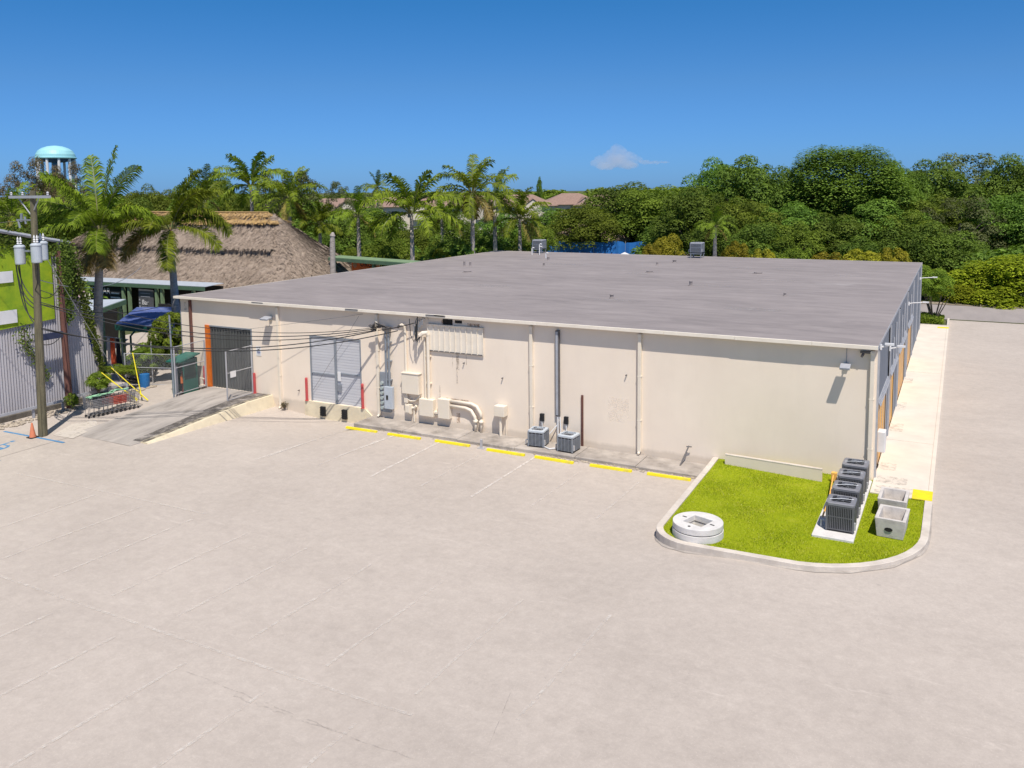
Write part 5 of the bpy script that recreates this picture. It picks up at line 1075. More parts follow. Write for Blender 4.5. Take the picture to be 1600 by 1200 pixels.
# ------------------------------------------------------------------ palms
def palm_mesh(seed, n_up, n_mid, n_low, L, dry=0, leaf=.62, npair=46, fronds=None):
    rs = np.random.RandomState(seed); Q = []; K = MB(); Qd = []
    specs = []
    if fronds: specs = fronds
    else:
        for i in range(n_up): specs.append((rs.uniform(0, 360), rs.uniform(62, 86), rs.uniform(.8, 1.0), rs.uniform(35, 80), 0))
        for i in range(n_mid): specs.append((i * 360 / n_mid + rs.uniform(-15, 15), rs.uniform(28, 58), rs.uniform(.9, 1.08), rs.uniform(70, 110), 0))
        for i in range(n_low): specs.append((i * 360 / n_low + rs.uniform(-20, 20), rs.uniform(-8, 22), rs.uniform(.85, 1.0), rs.uniform(70, 95), 0))
        for i in range(dry): specs.append((rs.uniform(0, 360), rs.uniform(-40, -15), rs.uniform(.7, .85), rs.uniform(35, 50), 1))
    for az, el, ls, droop, dr in specs:
        az = math.radians(az); h_ = np.array([math.cos(az), math.sin(az), 0.]); up = np.array([0, 0, 1.]); p = np.array([0., 0, 0]) + h_ * .12; n_ = npair; seg = L * ls / n_; pts = []; twist = rs.uniform(-.3, .3)
        for i in range(n_ + 1):
            s_ = i / n_; e = math.radians(el - droop * s_ ** 1.4); d = h_ * math.cos(e) + up * math.sin(e); sd = np.cross(d, up); sd /= np.linalg.norm(sd) + 1e-9; sd = sd * math.cos(twist * s_ * 2) + np.cross(d, sd) * math.sin(twist * s_ * 2); nr = np.cross(sd, d)
            pts.append(tuple(p))
            if s_ > .12:
                ll = leaf * (math.sin(math.pi * min(1, (s_ - .08) * .98)) ** .5) * rs.uniform(.8, 1.1)
                if s_ > .9: ll *= 1 - (s_ - .9) * 5
                for sg in (-1, 1):
                    for rep in range(2 if npair > 40 else 1):
                        fw = .45 + .35 * s_; lift = rs.uniform(-.35, .55)
                        dd = sd * sg * 1.0 + d * fw + nr * lift; dd /= np.linalg.norm(dd); mid = p + dd * ll * .55; tip = mid + (dd * .8 + np.array([0, 0, -.75])) / 1.1 * ll * .5
                        wv = d * (.045 if npair < 40 else .028)
                        (Qd if dr else Q).append([p - wv, p + wv, mid + wv * 1.1, mid - wv * 1.1]); (Qd if dr else Q).append([mid - wv * 1.1, mid + wv * 1.1, tip + wv * .15, tip - wv * .15])
            p = p + d * seg
        K.tube(pts[::3] + [pts[-1]], [.045 * (1 - .85 * i / (len(pts[::3]))) for i in range(len(pts[::3]) + 1)], 5, False)
    return np.array(Q), K, (np.array(Qd) if Qd else None)
def joined(name, Q, K):
    me = npmesh(name, Q, 4); me.materials.append(M['leaf_palm']); return me
PALM = {}
def palm_proto(key, seed, L, **kw):
    Q, K, Qd = palm_mesh(seed, L=L, **kw); me = joined('crown', Q, K); rk = K.mesh('midribs'); rk.materials.append(M['crownshaft']); dm = None
    if Qd is not None: dm = npmesh('dry_fronds', Qd, 4); dm.materials.append(M['leaf_palm_dry'])
    PALM[key] = (me, rk, dm, L)
def palm(key, label, x, y, zc, R, group=None, lean=(0, 0), shaft='crownshaft', tr=.17, rot=None):
    me, rk, dm, L = PALM[key]; s_ = R / (L * .70); gz = g(x, y) if abs(x) < 60 and y < 20 else -.5; gz = max(gz, -.6)
    t = thing('palm_tree', label, 'palm tree', (x, y, gz), group); hc = zc - gz; rr = random.Random(hash(label) % 1000 if 0 else len(label) * 7 + int(x * 3))
    sh = 1.1 * s_; k = MB(); lx, ly = lean; n_ = 14; pts = []; rad = []
    for i in range(n_ + 1):
        u = i / n_; pts.append((lx * (u * u - 1) * 1.0, ly * (u * u - 1), (hc - sh) * u)); rad.append(tr * (1.35 - .5 * u + .16 * math.sin(math.pi * u)) * (1.03 if i % 2 else .99))
    k.tube(pts, rad, 14); k.build('trunk', M['palm_trunk'], t, smooth=True)
    k = MB(); k.tube([(0, 0, hc - sh), (0, 0, hc - sh * .6), (0, 0, hc - sh * .2), (0, 0, hc + .1)], [tr * .8, tr * .95, tr * .7, tr * .35], 12); k.build('crownshaft', M[shaft], t, smooth=True)
    a = rr.uniform(0, 6.28) if rot is None else rot
    for me_ , nm in ((me, 'crown'), (rk, 'midribs'), (dm, 'dry_fronds')):
        if me_ is None: continue
        o = link(nm, me_, t); o.location = (0, 0, hc); o.scale = (s_,) * 3; o.rotation_euler = (0, 0, a)
    return t
palm_proto('palmA', 3, 3.9, n_up=5, n_mid=10, n_low=8, dry=0, npair=38, leaf=.8)
palm_proto('palmB', 8, 3.9, n_up=4, n_mid=9, n_low=7, dry=3, npair=38, leaf=.8)
palm_proto('palmC', 14, 3.9, n_up=3, n_mid=7, n_low=6, dry=2, npair=34, leaf=.8)
# near palms: fronds given as (azimuth, elevation, length, droop, dry). image right is azimuth 28, towards viewer -62
near1 = [(-150, 50, 1.05, 60, 0), (-165, 30, 1.1, 75, 0), (-140, 8, 1.05, 70, 0), (178, 62, 1.0, 60, 0), (200, 42, 1.05, 85, 0), (215, 18, 1.1, 80, 0), (60, 84, 1.25, 15, 0), (150, 80, 1.2, 30, 0), (20, 74, 1.15, 45, 0), (28, 58, .85, 95, 0), (60, 45, .9, 90, 0), (-20, 55, .9, 95, 0), (-60, 50, .9, 100, 0), (100, 45, 1.0, 80, 0), (130, 30, 1.0, 80, 0), (-120, 25, .95, 85, 0), (-40, 15, .8, 85, 0), (-62, -35, .72, 45, 1), (-30, -25, .7, 55, 1), (240, 72, 1.1, 50, 0), (-100, 70, 1.1, 55, 0)]
near2 = [(40, 82, 1.05, 45, 0), (10, 70, 1.0, 75, 0), (28, 35, 1.05, 100, 0), (20, 50, 1.1, 120, 0), (15, 10, .95, 75, 0), (208, 40, 1.05, 95, 0), (200, 22, 1.1, 95, 0), (225, 55, 1.0, 95, 0), (190, 8, 1.0, 85, 0), (-62, 40, .9, 105, 0), (-120, 30, .95, 100, 0), (120, 50, 1.0, 80, 0), (80, 40, .95, 85, 0), (150, 35, 1.0, 85, 0), (-45, -10, 1.0, 70, 0), (220, -5, .9, 75, 1), (50, 62, 1.0, 60, 0)]
palm_proto('near1', 21, 4.0, n_up=0, n_mid=0, n_low=0, leaf=.95, npair=66, fronds=near1)
palm_proto('near2', 22, 3.9, n_up=0, n_mid=0, n_low=0, leaf=.9, npair=66, fronds=near2)
gp = 'royal palms in front of the thatched hut'
o = palm('near1', 'nearest palm with dry brown fronds, left of the green booth', -43.95, -1.43, 9.25, 4.0 * .74, gp, (.55, .2), 'palm_trunk', .22, 0)
o = palm('near2', 'second near palm with reddish crownshaft beside the warehouse corner', -44.9, 4.6, 9.1, 3.9 * .78, gp, (-.2, 0), 'crownshaft_brown', .21, 0)
TREES=[
('oak',-28.9,87.5,15.5,4.9,'dark green oak crown rising right of the rooftop unit with brown twigs beside it'),
('oak',-23.3,83.6,15.8,5.7,'broad dark oak between the brown-tipped tree and the domed giant'),
('oak',-18.2,81.6,14.1,4.3,'dark oak tucked against the left flank of the domed giant tree'),
('giant',-11.0,83.6,17.8,8.4,'tallest tree, bright green domed crown of large leaves'),
('oak',-5.3,95.4,14.6,4.3,'dark oak pressed against the right flank of the domed giant tree'),
('oak',-1.3,104.4,15.2,5.8,'olive oak crown just left of the airy grey-green crown'),
('airy',4.0,114.3,17.2,8.3,'airy grey-green crown with sky showing through its top'),
('oak',9.7,108.1,15.6,5.7,'dark oak on the skyline at the right edge of the photo'),
('oak',14.9,106.1,14.3,5.5,'dark oak on the skyline mostly outside the right edge'),
('oak',-28.3,76.0,11.8,5.7,'rounded oak above the second rooftop unit'),
('olive',-21.4,72.7,11.0,5.0,'olive oak in the lower rank below the broad dark oak'),
('oak',-16.0,73.2,9.7,4.9,'shaded oak in the lower rank left of the giant tree trunk'),
('oak',-6.3,76.1,9.9,5.6,'dark oak standing before the right half of the giant tree'),
('olive',-1.1,88.1,11.0,5.6,'olive oak behind the twiggy pale crown'),
('airy',2.4,83.1,10.7,5.3,'pale twiggy crown in the middle of the right-hand trees'),
('oak',7.4,88.0,10.6,5.9,'dark oak behind the yellow-green hedge at the right edge'),
('oak',12.1,85.8,9.5,5.6,'dark oak behind the hedge outside the right edge'),
('oak',-11.0,72.2,8.5,5.2,'low shaded oak in front of the giant tree trunk'),
('olive',-14.7,68.0,8.1,3.8,'low olive tree above the brown gap behind the roof'),
('oak',-1.9,72.5,7.5,5.0,'dense dark green tree behind the far right roof corner'),
('oak',2.1,74.5,6.4,4.5,'dense dark tree left of the bright hedge'),
('olive',-3.1,74.3,9.3,4.2,'olive tree peeking over the dense dark corner tree'),
('olive',-40.0,94.9,12.7,7.4,'olive crown on the skyline below the tail of the cloud'),
('oak',-47.7,97.6,12.5,7.2,'dark crown on the skyline directly below the cloud'),
('olive',-48.1,83.4,9.8,6.0,'olive tree right of the tiled roofs'),
('oak',-45.3,100.9,9.9,7.3,'dark tree behind the right end of the blue screen fence'),
('olive',-50.4,98.1,9.1,5.4,'olive tree above the middle of the blue screen fence'),
('oak',-56.9,92.2,8.8,5.4,'dark tree above the left end of the blue screen fence'),
('oak',-32.2,80.3,8.4,5.0,'dark tree behind the yellow-green palm clump'),
('oak',-54.2,95.7,6.7,4.8,'low dark tree over the thatched shelter'),
('olive',-51.0,72.5,7.5,3.1,'low olive tree right of the slim palms'),
('oak',-57.9,74.6,8.3,4.3,'dark tree behind the two slim palms'),
('oak',-60.9,65.1,9.1,4.5,'dark tree between the two tall centre palms'),
('olive',-57.0,52.2,7.7,4.0,'olive tree behind the large centre palm'),
('oak',-67.7,58.0,9.3,4.4,'dark tree left of the large centre palm'),
('airy',-75.5,65.7,12.3,3.2,'feathery grey-green tree left of the red roofs'),
('airy',-74.6,58.3,13.4,2.5,'thin open-branched tree rising on the skyline'),
('airy',-75.8,51.1,15.4,4.1,'open-branched tree, highest between the hut and the sky'),
('airy',-83.2,53.8,14.6,3.0,'open-branched tree just right of the dark upright palm'),
('oak',-61.9,44.1,9.1,3.8,'dark tree behind the bare palm trunk'),
('oak',-70.2,46.6,10.2,4.5,'dark tree behind the right end of the thatched roof'),
('oak',-61.7,40.5,7.2,2.9,'low dark tree beside the right slope of the thatched roof'),
('olive',-52.6,39.7,7.3,3.1,'low olive tree behind the orange sign'),
('oak',-44.6,39.4,7.1,3.0,'low dark tree between the trunks of the centre palms'),
('oak',-45.0,48.2,7.0,2.5,'low dark tree behind the slim palm trunks'),
('oak',-89.4,50.5,14.6,3.5,'rounded dark tree above the golden ridge of the hut'),
('oak',-87.8,44.4,13.4,3.8,'dark tree above the second near palm'),
('olive',-78.8,44.5,11.6,4.6,'olive tree behind the ridge of the hut'),
('olive',-113.5,42.3,15.3,4.2,'olive tree hiding the foot of the water tower'),
('olive',-96.4,44.4,13.5,4.0,'olive tree between the crowns of the two near palms'),
('casuarina',-107.0,34.5,16.6,4.8,'brownish feathery tree left of the water tower'),
('casuarina',-110.2,41.9,16.2,4.1,'brownish feathery tree below the water tower'),
('olive',-91.9,22.6,11.1,3.6,'yellow-olive tree at the left edge behind the green billboard'),
('olive',-84.9,22.9,10.8,3.1,'yellow-olive tree behind the pole crossarm'),
('oak',-84.2,26.7,11.0,3.6,'dark tree behind the crown of the first near palm'),
('oak',-82.7,30.9,11.0,3.8,'dark tree behind the left end of the hut'),
('oak',-15.3,97.8,12.2,5.3,'dark oak behind the giant tree'),
('oak',-7.8,69.2,6.1,3.7,'low dark tree above the yellow bushes near the roof corner'),
('oak',-18.2,67.2,7.5,4.3,'low shaded tree behind the small bright palm'),
('oak',-23.3,69.1,8.3,4.0,'shaded tree behind the second rooftop unit'),
]
SHRUBS=[
('hedge',7.9,62.6,5.4,4.1,'bright yellow-green bush at the right edge behind the road'),
('hedge',4.6,63.0,4.5,4.0,'bright yellow-green bush left of the tallest hedge bush'),
('shrub',1.4,62.3,3.4,3.0,'dark green bush at the left end of the roadside hedge'),
('hedge',6.1,59.0,2.4,3.8,'low glossy bush at the kerb of the rear road'),
('hedge',11.1,63.1,4.7,3.9,'bright bush of the hedge outside the right edge'),
('shrub',-1.1,62.2,4.0,2.6,'dark bush just beyond the far roof corner'),
('golden',-9.4,60.2,5.4,2.3,'golden bush left of centre behind the roof near the corner'),
('golden',-6.7,61.7,5.5,2.3,'golden bush second from the far roof corner'),
('golden',-3.9,64.3,5.8,2.1,'golden bush nearest the far roof corner'),
('golden',-19.0,57.5,6.4,1.6,'golden bush right of the small bright palm'),
('golden',-16.1,56.7,5.9,1.7,'golden bush left of the brown gap'),
('golden',-27.3,60.0,7.0,2.1,'feathery golden bush right of the blue screen fence'),
('golden',-27.6,55.2,6.2,1.2,'low golden bush at the end of the blue screen fence'),
('shrub',-41.0,46.9,6.2,2.0,'green bush behind the left back corner of the roof'),
('shrub',-41.5,42.0,6.0,1.5,'green bush between slim palm trunks and the roof'),
('golden',-43.0,35.6,6.5,1.4,'light green bush right of the large centre palm trunk'),
('shrub',-46.9,31.3,6.7,1.7,'light green bush above the orange sign'),
('shrub',-54.8,36.1,6.2,1.5,'green bush above the green lean-to roof'),
('shrub',-58.3,36.5,6.6,1.6,'green bush touching the right slope of the hut'),
('shrub',-12.8,60.7,5.6,2.3,'dark bush in the brown gap behind the roof'),
('hedge',2.8,60.1,2.4,2.5,'glossy bush between the dark roadside bush and the bright hedge'),
]
PALMS=[
('palmA',-43.4,31.1,9.2,3.8,'large centre palm with drooping fronds left of the roof corner'),
('palmB',-40.5,37.5,11.1,3.3,'tall palm left of the back roof corner with yellow lower fronds'),
('palmC',-42.4,45.5,10.3,2.8,'slim palm just right of the tall yellow-fronded palm'),
('palmB',-39.9,46.6,8.2,2.9,'slim low palm at the back left corner of the roof'),
('palmC',-50.4,31.9,8.8,2.4,'small palm with thin pale trunk above the green lean-to'),
('palmA',-65.9,33.1,12.1,3.4,'dark palm standing upright above the thatched ridge'),
('palmB',-59.4,31.9,10.6,2.9,'bright palm behind the right end of the golden ridge'),
('palmC',-75.1,34.9,10.8,3.0,'palm behind the hut at the left of the golden ridge'),
('palmA',-57.8,34.7,7.9,2.3,'low palm between the hut and the bare trunk'),
('palmB',-76.9,13.3,9.3,2.8,'yellow-green palm at the left edge above the billboard'),
('palmC',-21.0,56.5,7.1,1.8,'small bright green palm between the golden bushes'),
('palmB',-49.6,46.0,8.2,2.5,'palm in the gap between the two tall centre palms'),
('palmC',-89.3,86.7,11.9,2.5,'distant palm on the skyline left of the red roofs'),
]
for kind, x, y, z, R, lab in PALMS: palm(kind, lab, x, y, z + .2, R, 'palms beyond the warehouse', shaft='palm_trunk', tr=.19)
# ------------------------------------------------------------------ crowns
def crown_mesh(seed, n, leaf, lobes=26, lobr=(.26, .42), shape=(1, 1, 1), hollow=.75, layer=0, fine=1.0):
    rs = np.random.RandomState(seed); C = []
    for i in range(lobes):
        v = rs.normal(size=3); v /= np.linalg.norm(v); v[2] = v[2] * .9 + .1; r = rs.uniform(.35, .78); C.append(np.array([v[0] * r, v[1] * r, v[2] * r]))
    m_ = int(lobes * .6)
    for i in range(m_):
        zf = 1 - 1.55 * (i + .5) / m_; th = i * 2.39996; q = math.sqrt(max(0, 1 - zf * zf)); r = .66 + rs.uniform(-.14, .10); C[i] = np.array([q * math.cos(th), q * math.sin(th), zf]) * r
    C = np.array(C)
    if layer: C[:, 2] = np.minimum(C[:, 2], .58)
    rad = rs.uniform(lobr[0], lobr[1], lobes)
    idx = rs.choice(lobes, n, p=rad ** 2 / (rad ** 2).sum()); d = rs.normal(size=(n, 3)); d /= np.linalg.norm(d, axis=1)[:, None]
    d[:, 2] = np.where(d[:, 2] < -.3, -d[:, 2], d[:, 2])
    rr = rad[idx] * rs.uniform(hollow, 1.05, n) ** .6; sub = .14 * np.sin(d[:, 0] * 9 + idx) * np.sin(d[:, 1] * 8 + idx * 2) * np.sin(d[:, 2] * 7)
    P = C[idx] + d * (rr * (1 + sub))[:, None]
    nr = d + rs.normal(size=(n, 3)) * .38 + np.array([0, 0, .35]); nr /= np.linalg.norm(nr, axis=1)[:, None]
    if layer: nr = nr * .6 + np.array([0, 0, .8]); nr /= np.linalg.norm(nr, axis=1)[:, None]
    a = np.cross(nr, rs.normal(size=(n, 3))); a /= np.linalg.norm(a, axis=1)[:, None]; b = np.cross(nr, a)
    s_ = (leaf * rs.uniform(.6, 1.3, n))[:, None]; V = np.stack([P - a * s_, P - b * s_ * .55 + nr * s_ * .15, P + a * s_, P + b * s_ * .55 + nr * s_ * .15], 1)
    V *= np.array(shape); return V
CR = {}
def mk(key, mats, seeds, **kw):
    CR[key] = []
    for sd in seeds: me = npmesh('crown', crown_mesh(sd, **kw), 4); me.materials.append(M[mats]); CR[key].append(me)
mk('oak', 'leaf_oak', (1, 2, 3, 4), n=24000, leaf=.0235, lobes=60, lobr=(.14, .30))
mk('olive', 'leaf_olive', (5, 6, 7), n=21000, leaf=.023, lobes=56, lobr=(.13, .29))
mk('giant', 'leaf_giant', (8,), n=60000, leaf=.0195, lobes=120, lobr=(.13, .27), layer=1, hollow=.5)
mk('airy', 'leaf_airy', (9, 10), n=11000, leaf=.021, lobes=40, lobr=(.12, .24), hollow=.5)
mk('casuarina', 'leaf_brown', (11,), n=16000, leaf=.016, lobes=36, lobr=(.10, .22), hollow=.3)
mk('hedge', 'leaf_hedge', (12, 13), n=11000, leaf=.038, lobes=30, lobr=(.2, .36), layer=1)
mk('golden', 'leaf_gold', (14, 15), n=6000, leaf=.042, lobes=26, lobr=(.2, .34))
mk('shrub', 'leaf_shrub', (16, 17), n=9000, leaf=.038, lobes=26, lobr=(.2, .36))
mk('bush', 'leaf_shrub', (18,), n=16000, leaf=.036, lobes=34, lobr=(.16, .30))
TK = {}
def trunk_mesh(seed):
    rr = random.Random(seed); k = MB(); k.tube([(0, 0, 0), (.03, 0, .3), (0, .03, .55), (.02, 0, .9)], [.05, .036, .03, .015], 8)
    for i in range(7):
        a = rr.uniform(0, 6.28); z = rr.uniform(.3, .6); L = rr.uniform(.3, .55); k.tube([(0, 0, z), (math.cos(a) * L * .4, math.sin(a) * L * .4, z + .12), (math.cos(a) * L, math.sin(a) * L, z + .36)], [.022, .016, .006], 6)
    me = k.mesh('trunk'); me.materials.append(M['bark']); return me
TR = [trunk_mesh(i) for i in range(4)]
def tree(kind, label, x, y, h, R, i, name='tree', group=None, base=-.5):
    t = thing(name, label, {'tree': 'tree'}.get(name, 'shrub'), (x, y, base), group); rr = random.Random(i * 13 + 5)
    Rz = min(max(h * .46, R * .75), R * 1.6)
    if kind == 'giant': Rz = h * .47
    o = link('crown', CR[kind][i % len(CR[kind])], t); o.location = (0, 0, h - Rz * .98); o.scale = (R * rr.uniform(1.0, 1.12), R * rr.uniform(1.0, 1.12), Rz * 1.02); o.rotation_euler = (0, 0, rr.uniform(0, 6.28))
    tk = link('trunk', TR[i % 4], t); tk.scale = (h * .8, h * .8, max(h - Rz * .6, h * .5))
    return t
for i, (kind, x, y, h, R, lab) in enumerate(TREES): tree(kind, lab, x, y, h * 1.045, R * 1.15, i, group='broadleaf trees beyond the warehouse')
for i, (kind, x, y, h, R, lab) in enumerate(SHRUBS): tree(kind, lab, x, y, h, R, i, 'shrub', 'shrubs beyond the warehouse')
# corner bush with bare stems and the ground cover at the end of the sidewalk
t = thing('shrub', 'open-stemmed bush at the far corner of the grey wall beside the road', 'shrub', (.9, 45.0, -.1))
o = link('crown', CR['shrub'][0], t); o.location = (0, 0, 2.9); o.scale = (1.7, 1.7, 1.7)
k = MB(); rr = random.Random(2)
for i in range(11): a = rr.uniform(0, 6.28); r = rr.uniform(.5, 1.3); k.tube([(.1 * math.cos(a), .1 * math.sin(a), 0), (r * .5 * math.cos(a), r * .5 * math.sin(a), 1.0), (r * math.cos(a), r * math.sin(a), 2.3)], [.06, .045, .02], 6)
k.build('stems', M['bark'], t)
rs = np.random.RandomState(9); N = 5000; P = np.stack([rs.uniform(-1.2, 1.7, N), rs.uniform(42.4, 46.4, N), rs.uniform(-.05, .55, N)], 1); P[:, 2] *= 1 - (np.abs(P[:, 0] - .3) / 1.6) ** 2 * .5
a = rs.normal(size=(N, 3)); a /= np.linalg.norm(a, axis=1)[:, None]; b = np.cross(a, rs.normal(size=(N, 3))); b /= np.linalg.norm(b, axis=1)[:, None]; s_ = rs.uniform(.05, .11, N)[:, None]
me = npmesh('ground_cover', np.stack([P - a * s_, P - b * s_ * .6, P + a * s_, P + b * s_ * .6], 1), 4); me.materials.append(M['leaf_shrub']); tag(link('ground_cover', me), 'low green ground cover at the end of the pale sidewalk', 'ground cover', kind='stuff')
k = MB(); k.box(-1.3, 1.96, 42.204, 42.36, -.3, .03); k.box(1.96, 2.12, 42.204, 46.6, -.3, .03); struct(k.build('planter_kerb', M['curb']))
# big leafy bush beside the warehouse, smaller plants near the carts, vine, low plants
def bush(label, x, y, s3, i=0, key='bush', base=-.4, cat='shrub'):
    t = thing('shrub', label, cat, (x, y, base)); o = link('crown', CR[key][i % len(CR[key])], t); o.location = (0, 0, s3[2] * .95); o.scale = s3; o.rotation_euler = (0, 0, i * 1.3)
    k = MB(); rr = random.Random(i)
    for q in range(8): a = rr.uniform(0, 6.28); k.tube([(0, 0, 0), (.3 * math.cos(a) * s3[0], .3 * math.sin(a) * s3[1], s3[2]), (.6 * math.cos(a) * s3[0], .6 * math.sin(a) * s3[1], s3[2] * 1.5)], [.05, .035, .015], 6)
    k.build('stems', M['bark'], t); return t
bush('big glossy leafy bush filling the gap left of the warehouse corner', -41.2, 1.3, (2.1, 1.5, 2.35), 0)
bush('lower leafy bush joined to the left of the big bush', -42.5, .75, (1.9, 1.1, 1.35), 1, 'bush')
bush('small yellow-flowered plant behind the lone pale green post', -47.2, 6.2, (.8, .8, 1.5), 2, 'golden')
bush('ragged low plant between the corrugated wall and the carts', -40.9, -4.3, (.8, 1.1, .65), 3, 'shrub', .1)
bush('small weeds at the foot of the reddish wooden pole', -40.6, -6.2, (.35, .5, .5), 4, 'shrub')
bush('yellow-green plant on the ground at the foot of the first near palm', -42.3, -1.7, (1.4, .8, .45), 5, 'shrub', .3)
bush('dry weed tuft at the wall foot left of the dock door', -30.55, -.25, (.35, .2, .22), 6, 'casuarina', -.62, 'weed')
bush('leafy shrub under the pale roofed shelter', -54.0, 2.6, (1.1, .9, .9), 7, 'bush')
# climbing vine: leaves along the slanted edge and the top of the corrugated wall
def vine(label, path, n, spread, leaf, seed, x0=-41.75):
    rs = np.random.RandomState(seed); u = rs.uniform(0, len(path) - 1.001, n); i = u.astype(int); f = (u - i)[:, None]; P = np.array(path, float); c = P[i] * (1 - f) + P[i + 1] * f; sp = np.array(spread)[i][:, None] if hasattr(spread, '__len__') else spread
    c = c + rs.normal(size=(n, 3)) * np.array([.14, 1, 1]) * sp
    nr = rs.normal(size=(n, 3)) + np.array([1.2, -.4, .6]); nr /= np.linalg.norm(nr, axis=1)[:, None]; a = np.cross(nr, rs.normal(size=(n, 3))); a /= np.linalg.norm(a, axis=1)[:, None]; b = np.cross(nr, a); s_ = rs.uniform(.04, leaf, n)[:, None]
    V = np.stack([c - a * s_, c - b * s_ * .6, c + a * s_, c + b * s_ * .6], 1)
    t = thing('climbing_vine', label, 'vine', tuple(P[0]), absolute=True); me = npmesh('leaves', V, 4); me.materials.append(M['leaf_vine']); link('leaves', me, t); k = MB(); k.tube([tuple(q) for q in P], .03, 5); k.build('stem', M['bark'], t)
vine('green vine hanging down the slanted right edge of the corrugated wall', [(-41.6, -3.3, .2), (-41.6, -3.6, 2.0), (-41.6, -4.0, 3.8), (-41.6, -4.4, 5.4), (-41.6, -4.9, 7.0), (-41.6, -5.3, 8.3)], 3600, [.08, .10, .15, .22, .3], .11, 1)
vine('dense vine wrapping the top of the reddish wooden pole', [(-41.3, -5.6, 4.6), (-41.3, -5.7, 6.0), (-41.3, -5.6, 7.4), (-41.4, -5.4, 8.6)], 2600, [.16, .24, .3], .11, 2)
vine('sparse brown-green vine running down from the lime panel', [(-41.6, -8.0, 4.4), (-41.65, -7.9, 3.4), (-41.7, -7.2, 2.2), (-41.7, -6.7, 1.4)], 420, [.25, .12, .12], .09, 3)
vine('green growth along the roofline above the lime panel', [(-41.9, -16, 10.6), (-41.9, -11, 9.75), (-41.8, -8, 9.1), (-41.8, -6.0, 8.75)], 5000, [.5, .4, .3], .13, 4)
# ------------------------------------------------------------------ water tower
t = thing('water_tower', 'pale turquoise domed water tower on white columns far behind the palms', 'water tower', (-569, 347, -.5)); 
k = MB(); k.lathe([(12.9, 37.4), (13.6, 37.6), (13.7, 38.2), (13.0, 38.5), (12.6, 40.5), (11.2, 43.0), (8.6, 44.9), (5, 46.2), (1.5, 46.7), (.001, 46.8)], (0, 0, 0), 48); k.build('tank', M['tower'], t, smooth=False)
k = MB(); k.lathe([(.001, 34.5), (6, 35.0), (10.5, 36.2), (12.9, 37.4)], (0, 0, 0), 48); k.build('tank_belly', pbr('tower_blue', (.03, .10, .28), None, .3), t)
for i in range(10):
    a = 2 * math.pi * i / 10 + .2; k = MB(); k.tube([(12 * math.cos(a), 12 * math.sin(a), 0), (12 * math.cos(a), 12 * math.sin(a), 37.6)], .95, 10); k.build('column', M['white'], t)
k = MB(); k.tube([(0, 0, 0), (0, 0, 35)], 2.2, 16); k.build('riser', pbr('tower_blue2', (.06, .22, .42), None, .3), t)
# ------------------------------------------------------------------ tiled houses
def house(label, x, y, L, Wd, ze, zr, rz_):
    t = thing('house', label, 'house', (x, y, -.5), 'tiled houses behind the trees', rz_)
    k = MB(); k.box(-L / 2, L / 2, -Wd / 2, Wd / 2, 0, ze); k.build('wall', M['house_wall'], t)
    e = .8; k = MB(); k.add([(-L / 2 - e, -Wd / 2 - e, ze), (L / 2 + e, -Wd / 2 - e, ze), (L / 2 + e, Wd / 2 + e, ze), (-L / 2 - e, Wd / 2 + e, ze), (-L / 2 + Wd * .45, 0, zr), (L / 2 - Wd * .45, 0, zr)], [(0, 1, 5, 4), (1, 2, 5), (2, 3, 4, 5), (3, 0, 4), (3, 2, 1, 0)]); rf = k.build('roof', M['tile'], t)
    k = MB(); gx = L * .18; k.add([(gx - 2.2, -Wd / 2 - 1.2, ze), (gx + 2.2, -Wd / 2 - 1.2, ze), (gx, -Wd / 2 - 1.2, ze + 1.6), (gx, -1, ze + 1.9)], [(0, 3, 2), (1, 2, 3)]); k.build('gable_roof', M['tile'], rf)
    k = MB(); k.add([(gx - 2.0, -Wd / 2 - 1.0, ze - 3), (gx + 2.0, -Wd / 2 - 1.0, ze - 3), (gx + 2.0, -Wd / 2 - 1.0, ze), (gx, -Wd / 2 - 1.0, ze + 1.45), (gx - 2.0, -Wd / 2 - 1.0, ze)], [(0, 1, 2, 3, 4)]); k.build('gable_wall', M['house_wall'], t)
    for i in range(6): wx = -L / 2 + (i + .5) * L / 6; k = MB(); k.box(wx - .6, wx + .6, -Wd / 2 - .04, -Wd / 2 - .003, ze - 2.4, ze - 1.0); k.build('window', M['glassdark'], t)
house('long tiled house left of the tall centre palm', -113, 129, 22, 11, 8.4, 10.6, .45); house('tiled house behind the tall centre palm', -97, 133, 16, 10, 8.4, 10.8, .5)
house('tiled house behind the large centre palm', -125, 120, 18, 11, 8.3, 10.5, .4); house('tiled house left of the dark column tree', -90, 143, 16, 11, 8.3, 10.9, .5); house('tiled house right of the dark column tree', -80, 150, 14, 11, 8.5, 11.1, .55); house('tiled house with pale gables nearest the blue screen fence', -70, 149, 15, 11, 8.3, 10.8, .5)
k = MB(); k.box(-6, 6, -5, 5, 0, 11.5); o = k.build('far_building', M['white']); o.location = (-210, 300, -.5); tag(o, 'tiny pale far building on the horizon above the tiled houses', 'building')
# column tree
t = thing('column_tree', 'slim dark columnar tree standing alone on the skyline', 'tree', (-112.8, 200, -.5)); o = link('crown', CR['oak'][1], t); o.location = (0, 0, 11.5); o.scale = (1.2, 1.2, 4.8); k = MB(); k.tube([(0, 0, 0), (0, 0, 13)], .25, 6); k.build('trunk', M['bark'], t)
